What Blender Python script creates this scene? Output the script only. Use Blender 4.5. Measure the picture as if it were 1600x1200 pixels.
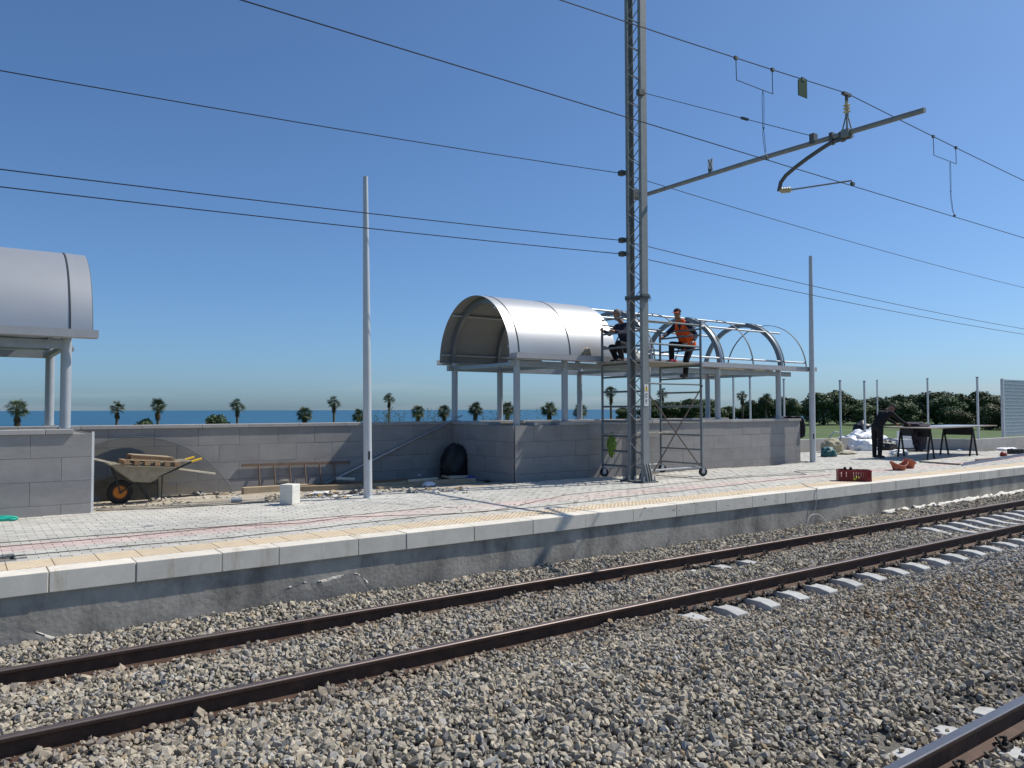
import bpy, bmesh, math, random
import numpy as np
from mathutils import Vector, Matrix, Euler, noise
R = math.radians
random.seed(7); rng = np.random.default_rng(7)
for o in list(bpy.data.objects): bpy.data.objects.remove(o)
scene = bpy.context.scene
C = scene.collection

# ------------------------------------------------------------------ camera
F, CX, CY = 1200.0, 800.0, 600.0
AZ = math.atan2(F, 1670.0)            # from +Y (across the tracks) towards +X (along them)
PITCH, ROLL = R(1.91), R(-0.13)
EYE = Vector((0, 0, 1.55))            # platform top is z = 0
fw = Vector((math.sin(AZ)*math.cos(PITCH), math.cos(AZ)*math.cos(PITCH), math.sin(PITCH)))
r0 = Vector((math.cos(AZ), -math.sin(AZ), 0)); u0 = r0.cross(fw)
rt = r0*math.cos(ROLL)+u0*math.sin(ROLL); up = -r0*math.sin(ROLL)+u0*math.cos(ROLL)
cam = bpy.data.cameras.new('camera'); camo = bpy.data.objects.new('camera', cam); C.objects.link(camo)
cam.sensor_width = 36; cam.lens = 36*F/1600; cam.clip_start = .05; cam.clip_end = 80000
M3 = Matrix((rt, up, -fw)).transposed()
camo.matrix_world = Matrix.Translation(EYE) @ M3.to_4x4()
scene.camera = camo

# ------------------------------------------------------------------ sky, sun, exposure
LIGHT = Vector((-.81, .19, -1)).normalized()      # the way sunlight travels
sun_el = math.asin(-LIGHT.z); sun_az = math.atan2(-LIGHT.x, -LIGHT.y)
w = bpy.data.worlds.new('World'); scene.world = w; w.use_nodes = True
nt = w.node_tree; nt.nodes.clear()
sky = nt.nodes.new('ShaderNodeTexSky'); sky.sky_type = 'NISHITA'; sky.sun_disc = False
sky.sun_elevation = sun_el; sky.sun_rotation = sun_az
sky.altitude = 0; sky.air_density = .8; sky.dust_density = 1.0; sky.ozone_density = 5
bg = nt.nodes.new('ShaderNodeBackground'); bg.inputs['Strength'].default_value = .1
wo = nt.nodes.new('ShaderNodeOutputWorld')
# the camera's picture style: the whole sky softened and tinted alike
gm = nt.nodes.new('ShaderNodeGamma'); gm.inputs[1].default_value = .9
tn = nt.nodes.new('ShaderNodeVectorMath'); tn.operation = 'MULTIPLY'; tn.inputs[1].default_value = (.90, 1.20, 1.46)
nt.links.new(sky.outputs[0], gm.inputs[0]); nt.links.new(gm.outputs[0], tn.inputs[0]); # thin streaks of cloud low over the horizon
wtc = nt.nodes.new('ShaderNodeTexCoord'); wsx = nt.nodes.new('ShaderNodeSeparateXYZ'); nt.links.new(wtc.outputs['Generated'], wsx.inputs[0])
wmp = nt.nodes.new('ShaderNodeMapping'); wmp.inputs['Scale'].default_value = (1.6, 1.6, 30); wmp.inputs['Location'].default_value = (2.35, -.55, 0); nt.links.new(wtc.outputs['Generated'], wmp.inputs[0])
wnz = nt.nodes.new('ShaderNodeTexNoise'); wnz.inputs['Scale'].default_value = 1.7; wnz.inputs['Detail'].default_value = 5; nt.links.new(wmp.outputs[0], wnz.inputs['Vector'])
w1 = nt.nodes.new('ShaderNodeMapRange'); w1.inputs[1].default_value = .46; w1.inputs[2].default_value = .7; w1.inputs[4].default_value = .3; nt.links.new(wnz.outputs['Fac'], w1.inputs[0])
w2 = nt.nodes.new('ShaderNodeMapRange'); w2.interpolation_type = 'SMOOTHSTEP'; w2.inputs[1].default_value = .065; w2.inputs[2].default_value = .03; nt.links.new(wsx.outputs['Z'], w2.inputs[0])
w3 = nt.nodes.new('ShaderNodeMath'); w3.operation = 'MULTIPLY'; nt.links.new(w1.outputs[0], w3.inputs[0]); nt.links.new(w2.outputs[0], w3.inputs[1])
wmx = nt.nodes.new('ShaderNodeMix'); wmx.data_type = 'RGBA'; nt.links.new(w3.outputs[0], wmx.inputs[0]); nt.links.new(tn.outputs[0], wmx.inputs[6]); wmx.inputs[7].default_value = (5.6, 6.0, 6.6, 1)
nt.links.new(wmx.outputs[2], bg.inputs[0]); nt.links.new(bg.outputs[0], wo.inputs[0])
sd = bpy.data.lights.new('sun', 'SUN'); sd.energy = 5.0; sd.angle = R(.53); sd.color = (1, .95, .86)
so = bpy.data.objects.new('sun', sd); C.objects.link(so)
so.rotation_euler = LIGHT.to_track_quat('-Z', 'Y').to_euler(); so.location = (20, -5, 30)
scene.view_settings.view_transform = 'Standard'; scene.view_settings.look = 'None'
scene.view_settings.gamma = 1; scene.view_settings.exposure = 0
scene.render.resolution_x = 1024; scene.render.resolution_y = 768

# a photo pixel (1600x1200) gives a direction; its distance comes from the plane it touches
def ray(x, y): return fw + rt*((x-CX)/F) - up*((y-CY)/F)
def PZ(x, y, z=0.): d = ray(x, y); return EYE + d*((z-EYE.z)/d.z)
def PY(x, y, Y): d = ray(x, y); return EYE + d*(Y/d.y)
def PX(x, y, X): d = ray(x, y); return EYE + d*(X/d.x)

# ------------------------------------------------------------------ materials
MATS = {}
def mat(name, col, rough=.7, metal=0., var=.18, scale=6., bump=.15, bscale=40., orand=0., col2=None, c2scale=1.5, c2lo=.5, c2hi=.65, attr=None, spec=.4, c2map=None):
    if name in MATS: return MATS[name]
    m = bpy.data.materials.new(name); m.use_nodes = True; n = m.node_tree.nodes; L = m.node_tree.links
    b = n['Principled BSDF']; b.inputs['Roughness'].default_value = rough; b.inputs['Metallic'].default_value = metal
    b.inputs['Specular IOR Level'].default_value = spec
    tc = n.new('ShaderNodeTexCoord'); oi = n.new('ShaderNodeObjectInfo')
    off = n.new('ShaderNodeVectorMath'); off.operation = 'ADD'
    mul = n.new('ShaderNodeMath'); mul.operation = 'MULTIPLY'; mul.inputs[1].default_value = 37.
    L.new(oi.outputs['Random'], mul.inputs[0]); L.new(tc.outputs['Object'], off.inputs[0]); L.new(mul.outputs[0], off.inputs[1])
    nz = n.new('ShaderNodeTexNoise'); nz.inputs['Scale'].default_value = scale; nz.inputs['Detail'].default_value = 7; nz.inputs['Roughness'].default_value = .65
    L.new(off.outputs[0], nz.inputs['Vector'])
    mr = n.new('ShaderNodeMapRange'); mr.inputs[1].default_value = .25; mr.inputs[2].default_value = .75
    mr.inputs[3].default_value = 1-var; mr.inputs[4].default_value = 1+var; L.new(nz.outputs['Fac'], mr.inputs[0])
    val = mr.outputs[0]
    if orand:
        r2 = n.new('ShaderNodeMapRange'); r2.inputs[3].default_value = 1-orand; r2.inputs[4].default_value = 1+orand
        L.new(oi.outputs['Random'], r2.inputs[0])
        mm = n.new('ShaderNodeMath'); mm.operation = 'MULTIPLY'; L.new(val, mm.inputs[0]); L.new(r2.outputs[0], mm.inputs[1]); val = mm.outputs[0]
    base = n.new('ShaderNodeRGB'); base.outputs[0].default_value = (*col, 1); csock = base.outputs[0]
    if attr:
        a = n.new('ShaderNodeAttribute'); a.attribute_name = attr; csock = a.outputs['Color']
    if col2:
        n2 = n.new('ShaderNodeTexNoise'); n2.inputs['Scale'].default_value = c2scale; n2.inputs['Detail'].default_value = 8; n2.inputs['Roughness'].default_value = .7
        if c2map:
            mp_ = n.new('ShaderNodeMapping'); mp_.inputs['Scale'].default_value = c2map; L.new(off.outputs[0], mp_.inputs[0]); L.new(mp_.outputs[0], n2.inputs['Vector'])
        else: L.new(off.outputs[0], n2.inputs['Vector'])
        m2 = n.new('ShaderNodeMapRange'); m2.inputs[1].default_value = c2lo; m2.inputs[2].default_value = c2hi; L.new(n2.outputs['Fac'], m2.inputs[0])
        mx = n.new('ShaderNodeMix'); mx.data_type = 'RGBA'; L.new(m2.outputs[0], mx.inputs[0]); L.new(csock, mx.inputs[6]); mx.inputs[7].default_value = (*col2, 1)
        csock = mx.outputs[2]
    vm = n.new('ShaderNodeVectorMath'); vm.operation = 'SCALE'; L.new(csock, vm.inputs[0]); L.new(val, vm.inputs['Scale'])
    L.new(vm.outputs[0], b.inputs['Base Color'])
    if bump:
        nb = n.new('ShaderNodeTexNoise'); nb.inputs['Scale'].default_value = bscale; nb.inputs['Detail'].default_value = 6
        L.new(off.outputs[0], nb.inputs['Vector'])
        bp = n.new('ShaderNodeBump'); bp.inputs['Strength'].default_value = bump; bp.inputs['Distance'].default_value = .02
        L.new(nb.outputs['Fac'], bp.inputs['Height']); L.new(bp.outputs[0], b.inputs['Normal'])
    MATS[name] = m; return m

# ------------------------------------------------------------------ mesh building
class MB:
    def __init__(s): s.v = []; s.f = []; s.c = []
    def add(s, vs, fs):
        o = len(s.v); s.v += [Vector(p) for p in vs]; s.f += [tuple(i+o for i in f) for f in fs]; return s
    def box(s, x0, x1, y0, y1, z0, z1):
        return s.add([(x0,y0,z0),(x1,y0,z0),(x1,y1,z0),(x0,y1,z0),(x0,y0,z1),(x1,y0,z1),(x1,y1,z1),(x0,y1,z1)],
                     [(0,3,2,1),(4,5,6,7),(0,1,5,4),(1,2,6,5),(2,3,7,6),(3,0,4,7)])
    def obox(s, c, size, rot=None):
        c = Vector(c); h = Vector(size)/2; m = rot if rot is not None else Matrix.Identity(3)
        P = [c + m @ Vector((a*h.x, b*h.y, d*h.z)) for d in (-1,1) for a, b in ((-1,-1),(1,-1),(1,1),(-1,1))]
        return s.add(P, [(0,3,2,1),(4,5,6,7),(0,1,5,4),(1,2,6,5),(2,3,7,6),(3,0,4,7)])
    def bar(s, p, q, w, h, upv=(0,0,1)):
        p = Vector(p); q = Vector(q); d = (q-p).normalized(); u = Vector(upv)
        if abs(d.dot(u)) > .99: u = Vector((1,0,0))
        sd_ = d.cross(u).normalized(); u = sd_.cross(d)
        P = [b + sd_*(a*w/2) + u*(e*h/2) for b in (p, q) for a, e in ((-1,-1),(1,-1),(1,1),(-1,1))]
        return s.add(P, [(0,1,2,3),(7,6,5,4),(0,4,5,1),(1,5,6,2),(2,6,7,3),(3,7,4,0)])
    def tube(s, pts, r, n=8, cap=True):
        pts = [Vector(p) for p in pts]; k = len(pts); rs = r if isinstance(r, (list, tuple)) else [r]*k
        o = len(s.v); u = None
        for i, p in enumerate(pts):
            d = (pts[min(i+1, k-1)]-pts[max(i-1, 0)]).normalized()
            if u is None:
                u = Vector((0,0,1)) if abs(d.z) < .9 else Vector((1,0,0))
            u = (u - d*u.dot(d)).normalized(); b = d.cross(u)
            for j in range(n):
                a = 2*math.pi*j/n; s.v.append(p + (u*math.cos(a)+b*math.sin(a))*rs[i])
        for i in range(k-1):
            for j in range(n):
                j2 = (j+1) % n; s.f.append((o+i*n+j, o+i*n+j2, o+(i+1)*n+j2, o+(i+1)*n+j))
        if cap:
            s.f.append(tuple(o+j for j in range(n))[::-1]); s.f.append(tuple(o+(k-1)*n+j for j in range(n)))
        return s
    def lathe(s, prof, c=(0,0,0), axis=(0,0,1), n=16):
        ax = Vector(axis).normalized(); u = Vector((1,0,0)) if abs(ax.x) < .9 else Vector((0,1,0))
        u = (u-ax*u.dot(ax)).normalized(); b = ax.cross(u); c = Vector(c); o = len(s.v)
        for r, h in prof:
            for j in range(n):
                a = 2*math.pi*j/n; s.v.append(c+ax*h+(u*math.cos(a)+b*math.sin(a))*r)
        for i in range(len(prof)-1):
            for j in range(n):
                j2 = (j+1) % n; s.f.append((o+i*n+j, o+i*n+j2, o+(i+1)*n+j2, o+(i+1)*n+j))
        s.f.append(tuple(o+j for j in range(n))[::-1]); s.f.append(tuple(o+(len(prof)-1)*n+j for j in range(n)))
        return s
    def prism(s, poly, d):
        """closed polygon (3D points) pushed along d"""
        d = Vector(d); k = len(poly); P = [Vector(p) for p in poly]
        return s.add(P+[p+d for p in P], [tuple(range(k))[::-1], tuple(range(k, 2*k))] + [(i, (i+1) % k, k+(i+1) % k, k+i) for i in range(k)])
    def ball(s, c, r, sc=(1,1,1), sub=2, rot=None, f=None):
        bm = bmesh.new(); bmesh.ops.create_icosphere(bm, subdivisions=sub, radius=1)
        o = len(s.v); c = Vector(c)
        for v in bm.verts:
            p = v.co.copy()
            if f: p = p*f(p)
            p = Vector((p.x*sc[0]*r, p.y*sc[1]*r, p.z*sc[2]*r))
            if rot is not None: p = rot @ p
            s.v.append(c+p)
        bm.verts.ensure_lookup_table()
        for fc in bm.faces: s.f.append(tuple(o+v.index for v in fc.verts))
        bm.free(); return s
    def capsule(s, p, q, r1, r2):
        p = Vector(p); q = Vector(q)
        s.tube([p, p.lerp(q, .5), q], [r1, (r1+r2)/2, r2], 12); s.ball(p, r1*1.0, sub=2); s.ball(q, r2*1.0, sub=2); return s
    def build(s, name, m, parent=None, label=None, cat=None, group=None, kind=None, smooth=False, bevel=0., world=True, base=None):
        me = bpy.data.meshes.new(name)
        if parent is not None:
            o0 = Vector((0,0,0)); p = parent
            while p is not None: o0 = o0 + p.location; p = p.parent
            off = o0 if world else Vector((0,0,0)); loc = Vector((0,0,0))
        else:
            if base is None:
                xs = [v.x for v in s.v]; ys = [v.y for v in s.v]
                base = Vector(((min(xs)+max(xs))/2, (min(ys)+max(ys))/2, min(v.z for v in s.v)))
            off = Vector(base) if world else Vector((0,0,0)); loc = Vector(base)
        me.from_pydata([tuple(v-off) for v in s.v], [], s.f); me.update()
        if smooth:
            for pgn in me.polygons: pgn.use_smooth = True
        if m is not None: me.materials.append(m)
        o = bpy.data.objects.new(name, me); C.objects.link(o); o.location = loc
        if parent is not None: o.parent = parent
        if smooth == 'auto':
            pass
        if bevel:
            bv = o.modifiers.new('bevel', 'BEVEL'); bv.width = bevel; bv.segments = 2; bv.limit_method = 'ANGLE'
        return tag(o, label, cat, group, kind)
def tag(o, label=None, cat=None, group=None, kind=None):
    if label: o['label'] = label
    if cat: o['category'] = cat
    if group: o['group'] = group
    if kind: o['kind'] = kind
    return o
def thing(name, base, label, cat, group=None, rz=0):
    o = bpy.data.objects.new(name, None); C.objects.link(o); o.empty_display_size = .2
    o.location = base; o.rotation_euler.z = rz
    return tag(o, label, cat, group)
def copy_tree(o, parent=None):
    c = o.copy(); C.objects.link(c); c.parent = parent
    for ch in list(o.children): copy_tree(ch, c)
    return c
def smoothstep(a, b, x):
    t = min(1, max(0, (x-a)/(b-a))); return t*t*(3-2*t)
def edge_smooth(o, ang=35):
    for p in o.data.polygons: p.use_smooth = True
    try: o.data.set_sharp_from_angle(angle=R(ang))
    except Exception: pass
    return o

# ------------------------------------------------------------------ materials of the setting
M_ground = mat('meadow_ground', (.068,.108,.026), .95, var=.35, scale=.25, bump=.5, bscale=3., col2=(.12,.13,.05), c2scale=.06, c2lo=.55, c2hi=.8)
M_sea = mat('sea_water', (.028,.105,.18), .5, var=.15, scale=.004, bump=.35, bscale=.12, spec=.18)
M_ballast_bed = mat('ballast_bed', (.13,.12,.105), .95, var=.4, scale=18, bump=.9, bscale=60)
M_stone = mat('ballast_stone', (.3,.28,.25), .95, var=.15, scale=30, bump=.15, bscale=90, attr='tint', spec=.25)
M_rail = mat('rusty_rail', (.075,.043,.03), .75, var=.35, scale=9, bump=.25, bscale=120, col2=(.10,.055,.035), c2scale=3, metal=.2)
M_railtop = mat('worn_rail_head', (.14,.11,.10), .5, metal=.55, var=.2, scale=6, bump=.05)
M_railshine = mat('polished_rail_head', (.20,.185,.185), .34, metal=.8, var=.12, scale=6, bump=.03)
M_sleeper = mat('sleeper_concrete', (.43,.43,.415), .85, var=.2, scale=9, bump=.2, bscale=70, orand=.08)
M_clip = mat('rail_clip_steel', (.035,.03,.028), .7, metal=.3, var=.3)
M_kerb = mat('cream_kerb_stone', (.68,.63,.54), .75, var=.12, scale=4, bump=.08, bscale=80, orand=.05, col2=(.40,.32,.20), c2scale=2.2, c2lo=.57, c2hi=.8, c2map=(2.2, .6, .35))
M_conc = mat('platform_concrete', (.38,.35,.30), .9, var=.3, scale=2.5, bump=.25, bscale=22, col2=(.17,.155,.135), c2scale=1.6, c2lo=.46, c2hi=.68, c2map=(1.2, 1, .5))
M_render = mat('dark_render_coat', (.25,.235,.21), .9, var=.3, scale=4, bump=.25, bscale=30, col2=(.38,.35,.31), c2scale=2., c2lo=.52, c2hi=.72, c2map=(1, 1, .6))
M_break = mat('broken_render_edge', (.40,.38,.35), .95, var=.35, scale=20, bump=.6)
M_tact = None
M_paver = mat('concrete_paver', (.4,.4,.38), .9, var=.14, scale=5, bump=.25, bscale=90, attr='tint', spec=.25)
M_bed = mat('sand_bedding', (.42,.37,.29), .97, var=.22, scale=4, bump=.55, bscale=30, col2=(.30,.26,.2), c2scale=1.2, c2lo=.5, c2hi=.7)
M_subbase = mat('open_gravel_base', (.17,.165,.15), .97, var=.4, scale=25, bump=.9, bscale=60)

# tactile strip: raised ribs are fine relief on each tile
def tactile_mat():
    m = mat('tan_tactile_tile', (.57,.46,.32), .85, var=.1, scale=6, bump=0, orand=.06)
    n = m.node_tree.nodes; L = m.node_tree.links
    tc = n.new('ShaderNodeTexCoord'); mp = n.new('ShaderNodeMapping'); mp.inputs['Rotation'].default_value = (0,0,R(45))
    wv = n.new('ShaderNodeTexWave'); wv.inputs['Scale'].default_value = 5.2; wv.inputs['Distortion'].default_value = 0
    bp = n.new('ShaderNodeBump'); bp.inputs['Strength'].default_value = .35; bp.inputs['Distance'].default_value = .02
    L.new(tc.outputs['Object'], mp.inputs[0]); L.new(mp.outputs[0], wv.inputs['Vector']); L.new(wv.outputs['Fac'], bp.inputs['Height'])
    L.new(bp.outputs[0], n['Principled BSDF'].inputs['Normal'])
    return m
M_tact = tactile_mat()

# ------------------------------------------------------------------ ground and sea
def ground_z(x, y):
    f = smoothstep(32, 62, x)
    y0 = 26 + 60*f
    z = -.45
    if y < 17: z = -1.05
    if y > y0: z = -.45 - (y-y0)*.048
    return max(z, -14) + .15*(noise.noise(Vector((x*.05, y*.05, 0))) if y > 20 else 0)
xs = list(np.concatenate([np.linspace(-9000,-300,12), np.linspace(-240,360,61), np.linspace(420,9000,14)]))
ys = list(np.concatenate([np.linspace(-3000,-60,6), np.linspace(-40,16.9,6), np.linspace(17.1,120,36), np.linspace(130,420,16)]))
g = MB(); g.v = [Vector((x, y, ground_z(x, y))) for y in ys for x in xs]
nx = len(xs); g.f = [(j*nx+i, j*nx+i+1, (j+1)*nx+i+1, (j+1)*nx+i) for j in range(len(ys)-1) for i in range(nx-1)]
g.build('ground', M_ground, kind='structure', smooth=True, base=(0,0,0))
s = MB().add([(-50000,215,-10),(50000,215,-10),(50000,60000,-10),(-50000,60000,-10)], [(0,1,2,3)])
s.build('sea', M_sea, kind='structure', base=(0,215,-10))

# ------------------------------------------------------------------ track bed
RZ = -.55                        # rail top
YF, YN, Y3 = 7.56, 6.01, 2.42    # far rail, near rail, rail of the next track
TC = (YF+YN)/2
def fbm(x, y, s_=1., sd_=0): return noise.fractal(Vector((x*s_, y*s_, sd_)), 1., 2., 3)
def ballast_z(x, y):
    z = -.735
    if y > YF+.12: z += .07*smoothstep(0, .8, y-YF-.12)
    if YN+.1 < y < YF-.1:                       # inside the track, heaped where sleepers are buried
        t = math.sin(math.pi*(y-YN-.1)/(YF-YN-.2))
        z += .06*t*(1-smoothstep(12.5, 15.5, x)) - .10*smoothstep(13.8, 15.5, x)
        z -= .09*math.exp(-((x-9.2)/.75)**2)*smoothstep(6.9, 7.3, y)
    if y < YN-.1:
        e = smoothstep(6.1, 7.2, x)*smoothstep(4.75, 5.5, y)
        z += (.10*smoothstep(0, 1.2, YN-.1-y))*(1-e) - .08*e
        z += .05*math.exp(-((y-4.3)/.7)**2)
        z -= .10*smoothstep(3.3, 2.75, y)*0
        z -= .14*math.exp(-((y-Y3)/.5)**2)
    nr = min(abs(y-YF), abs(y-YN), abs(y-Y3))
    if nr < .3: z += (.035+.045*fbm(x, y, 2.6, 7))*(1-nr/.3)*(1-.8*smoothstep(6.2, 7.5, x))
    return z + .028*fbm(x, y, 1.7) + .012*fbm(x, y, 5., 3)
bx = np.arange(-2.2, 34.01, .15); by = np.arange(-1.2, 8.76, .15)
b_ = MB(); b_.v = [Vector((x, y, ballast_z(x, y)-.02)) for y in by for x in bx]; k = len(bx)
b_.f = [(j*k+i, j*k+i+1, (j+1)*k+i+1, (j+1)*k+i) for j in range(len(by)-1) for i in range(k-1)]
b_.build('track_bed', M_ballast_bed, kind='structure', smooth=True, base=(15,4,-.75))

def stones():
    sp = .036; pts = []
    gx = np.arange(-1.3, 27, sp); gy = np.arange(.9, 8.62, sp)
    X, Y = np.meshgrid(gx, gy); X = X.ravel(); Y = Y.ravel()
    X = X + rng.uniform(-.5, .5, X.size)*sp; Y = Y + rng.uniform(-.5, .5, Y.size)*sp
    depth = X*fw.x + Y*fw.y; px = (X*rt.x + Y*rt.y)/np.maximum(depth, .1)*F + CX
    keep = (depth > 3.9) & (px > -260) & (px < 1860)
    keep &= ~((np.abs(Y-YF) < .05) | (np.abs(Y-YN) < .05) | (np.abs(Y-Y3) < .05))
    keep &= (X < 14) | (rng.random(X.size) < np.clip(1-(X-14)/18, .3, 1))
    X, Y = X[keep], Y[keep]
    Z = np.array([ballast_z(a, b) for a, b in zip(X, Y)])
    # bare sleeper tops
    ph = np.abs(((X-6.62+.3) % .6)-.3)
    onsl = (ph < .14) & (((X > 6.25) & (Y > TC-1.22) & (Y < YN+.1)) | ((X > 14.6) & (Y > YN) & (Y < YF)) | ((np.abs(X-9.2) < .95) & (Y > 6.95) & (Y < YF)))
    drop = onsl & (rng.random(X.size) < .9)
    ph2 = np.abs(((X-4.52+.3) % .6)-.3); on2 = (ph2 < .13) & (np.abs(Y-Y3) < .5)
    drop |= on2 & (rng.random(X.size) < .8)
    X, Y, Z = X[~drop], Y[~drop], Z[~drop]
    # spilled stones lying on the heap
    n = X.size
    bm = bmesh.new(); bmesh.ops.create_icosphere(bm, subdivisions=1, radius=1.08)
    V0 = np.array([v.co[:] for v in bm.verts]); Fc = np.array([[v.index for v in f.verts] for f in bm.faces]); bm.free()
    nv = len(V0)
    r = rng.uniform(.013, .029, n)*(1+.4*(rng.random(n) < .12)); r *= np.where(rng.random(n) < .3, .7, 1.); r[X > 14] *= 1.25
    sc = rng.uniform(.5, 1.3, (n, 3))
    V = (V0[None]+rng.uniform(-.36, .36, (n, nv, 3)))*sc[:, None, :]
    q = rng.normal(size=(n, 4)); q /= np.linalg.norm(q, axis=1)[:, None]; a, b, c, d = q.T
    Rm = np.stack([1-2*(c*c+d*d), 2*(b*c-a*d), 2*(b*d+a*c), 2*(b*c+a*d), 1-2*(b*b+d*d), 2*(c*d-a*b), 2*(b*d-a*c), 2*(c*d+a*b), 1-2*(b*b+c*c)], 1).reshape(n, 3, 3)
    V = np.einsum('nij,nvj->nvi', Rm, V)*r[:, None, None]
    V += np.stack([X, Y, Z+rng.uniform(-.006, .026, n)], 1)[:, None, :]
    # tints: warm grey, blue grey, ochre, rusty zone between the tracks
    t = rng.random(n); base = np.array([.40, .352, .275])[None]*rng.uniform(.6, 1.22, n)[:, None]
    blue = t < .2; base[blue] = np.array([.31, .295, .27])*rng.uniform(.6, 1.3, blue.sum())[:, None]
    och = t > .965; base[och] = np.array([.40, .31, .20])*rng.uniform(.7, 1.1, och.sum())[:, None]
    zone = np.exp(-(((X-9.3)/2.3)**2+((Y-4.35)/.55)**2)); nz_ = rng.random(n)
    br = nz_ < zone*.5; base[br] = np.array([.30, .225, .15])*rng.uniform(.6, 1.2, br.sum())[:, None]
    fresh = (X > 9.5+rng.normal(0, .6, n)) & (Y < 5.6) & (Y > 3.9+.05*X*0) & (X-9.5 > (4.6-Y)*3)
    fresh = (rng.random(n) < .7*np.clip((X-9.0)/4., 0, 1)*np.clip((Y-3.7-.0*X)/1.2, 0, 1)) & (Y < 5.7)
    base[fresh] = np.array([.335, .325, .305])*rng.uniform(.6, 1.3, fresh.sum())[:, None]
    dust = np.exp(-((Y-YF)/.3)**2)*.4+np.exp(-((Y-YN)/.28)**2)*.4
    base = base*(1-dust[:, None])+np.array([.17, .115, .08])*dust[:, None]
    me = bpy.data.meshes.new('ballast'); NV = n*nv; NF = n*len(Fc)
    me.vertices.add(NV); me.vertices.foreach_set('co', (V.reshape(-1, 3)-np.array([8, 5, -.7])).ravel().astype(np.float32))
    idx = (Fc[None]+np.arange(n)[:, None, None]*nv).reshape(-1)
    me.loops.add(NF*3); me.loops.foreach_set('vertex_index', idx.astype(np.int32))
    me.polygons.add(NF); me.polygons.foreach_set('loop_start', (np.arange(NF)*3).astype(np.int32))
    try: me.polygons.foreach_set('loop_total', np.full(NF, 3, np.int32))
    except Exception: pass
    me.update(calc_edges=True)
    ca = me.color_attributes.new('tint', 'FLOAT_COLOR', 'POINT')
    col = np.concatenate([np.repeat(base, nv, 0), np.ones((NV, 1))], 1).astype(np.float32); ca.data.foreach_set('color', col.ravel())
    me.shade_flat(); me.materials.append(M_stone)
    o = bpy.data.objects.new('ballast', me); C.objects.link(o); o.location = (8, 5, -.7)
    tag(o, 'loose crushed grey and tan stone ballast around the rails', 'gravel', kind='stuff')
    print('stones', n)
stones()

# ------------------------------------------------------------------ rails
def rail(y, x0, x1, label, shine=False):
    base = Vector(((x0+x1)/2, y, RZ-.172)); t = thing('rail', base, label, 'rail', 'running rails')
    H = [(-.075,0),(.075,0),(.075,.012),(.012,.032),(.009,.125),(.034,.14),(.036,.16),(-.036,.16),(-.034,.14),(-.009,.125),(-.012,.032),(-.075,.012)]
    m = MB().prism([(x0, y+a, RZ-.172+b) for a, b in H], (x1-x0, 0, 0)); m.build('web_and_foot', M_rail, t)
    Hd = [(-.036,.1602),(.036,.1602),(.035,.166),(.028,.172),(-.028,.172),(-.035,.166)]
    MB().prism([(x0, y+a, RZ-.172+b) for a, b in Hd], (x1-x0, 0, 0)).build('rail_head', M_railshine if shine else M_railtop, t)
rail(YF, -8, 70, 'rusty brown rail running right along the foot of the platform wall')
rail(YN, -8, 70, 'rusty brown rail with bare pale sleeper ends sticking out beside it')
rail(Y3, -8, 40, 'rail with a shiny bluish worn head on the next track', True)

# ------------------------------------------------------------------ sleepers
def sleeper(yc):
    t = thing('sleeper', (0, 0, 0), '', 'sleeper')
    sec = []
    for y in np.linspace(-1.2, 1.2, 17):
        a = abs(y); wt = .10 if a > .45 else .085+.015*smoothstep(.2, .45, a); wb = wt+.035
        zt = -.0 if a > .5 else -.055+.055*smoothstep(.15, .5, a)
        if a > 1.12: zt -= .03*(a-1.12)/.08
        sec.append([(-wb, y, -.2), (-wt, y, zt), (wt, y, zt), (wb, y, -.2)])
    m = MB(); m.v = [Vector(p) for s_ in sec for p in s_]
    for i in range(len(sec)-1):
        for a, b in ((0,1),(1,2),(2,3),(3,0)): m.f.append((i*4+a, (i+1)*4+a, (i+1)*4+b, i*4+b)[::-1])
    m.f.append((0,1,2,3)[::-1]); e = (len(sec)-1)*4; m.f.append((e+3,e+2,e+1,e)[::-1])
    m.build('concrete_block', M_sleeper, t, world=False, bevel=.012)
    for yr in (-(YF-YN)/2, (YF-YN)/2):
        for sg in (-1, 1):
            q = MB(); yy = yr+sg*.105
            q.box(-.055, .055, yy-.03, yy+.03, 0, .028)
            q.tube([(-.045, yy, .02), (-.045, yy-sg*.02, .055), (-.02, yy-sg*.045, .06), (0, yy-sg*.045, .06), (.02, yy-sg*.045, .06), (.045, yy-sg*.02, .055), (.045, yy, .02)], .011, 6)
            q.lathe([(.02,.028),(.02,.05),(.013,.052),(.013,.085)], (0, yy, 0), n=6)
            q.build('rail_clip', M_clip, t, world=False)
    return t
proto = sleeper(TC); used = False
for i in range(34):
    x = 6.62+.6*i
    o = proto if not used else copy_tree(proto); used = True
    o.location = (x, TC, RZ-.172-.004); o.rotation_euler.z = R(random.uniform(-.6, .6))
    o['label'] = 'pale concrete sleeper with its end bare under the track beside the platform'; o['group'] = 'sleepers of the track beside the platform'
for i in range(5):
    o = copy_tree(proto); o.location = (4.52+.6*i-.6, Y3-(YF-YN)/2, RZ-.176)
    o['label'] = 'half buried concrete sleeper under the shiny rail of the next track'; o['group'] = 'sleepers of the next track'

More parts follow.
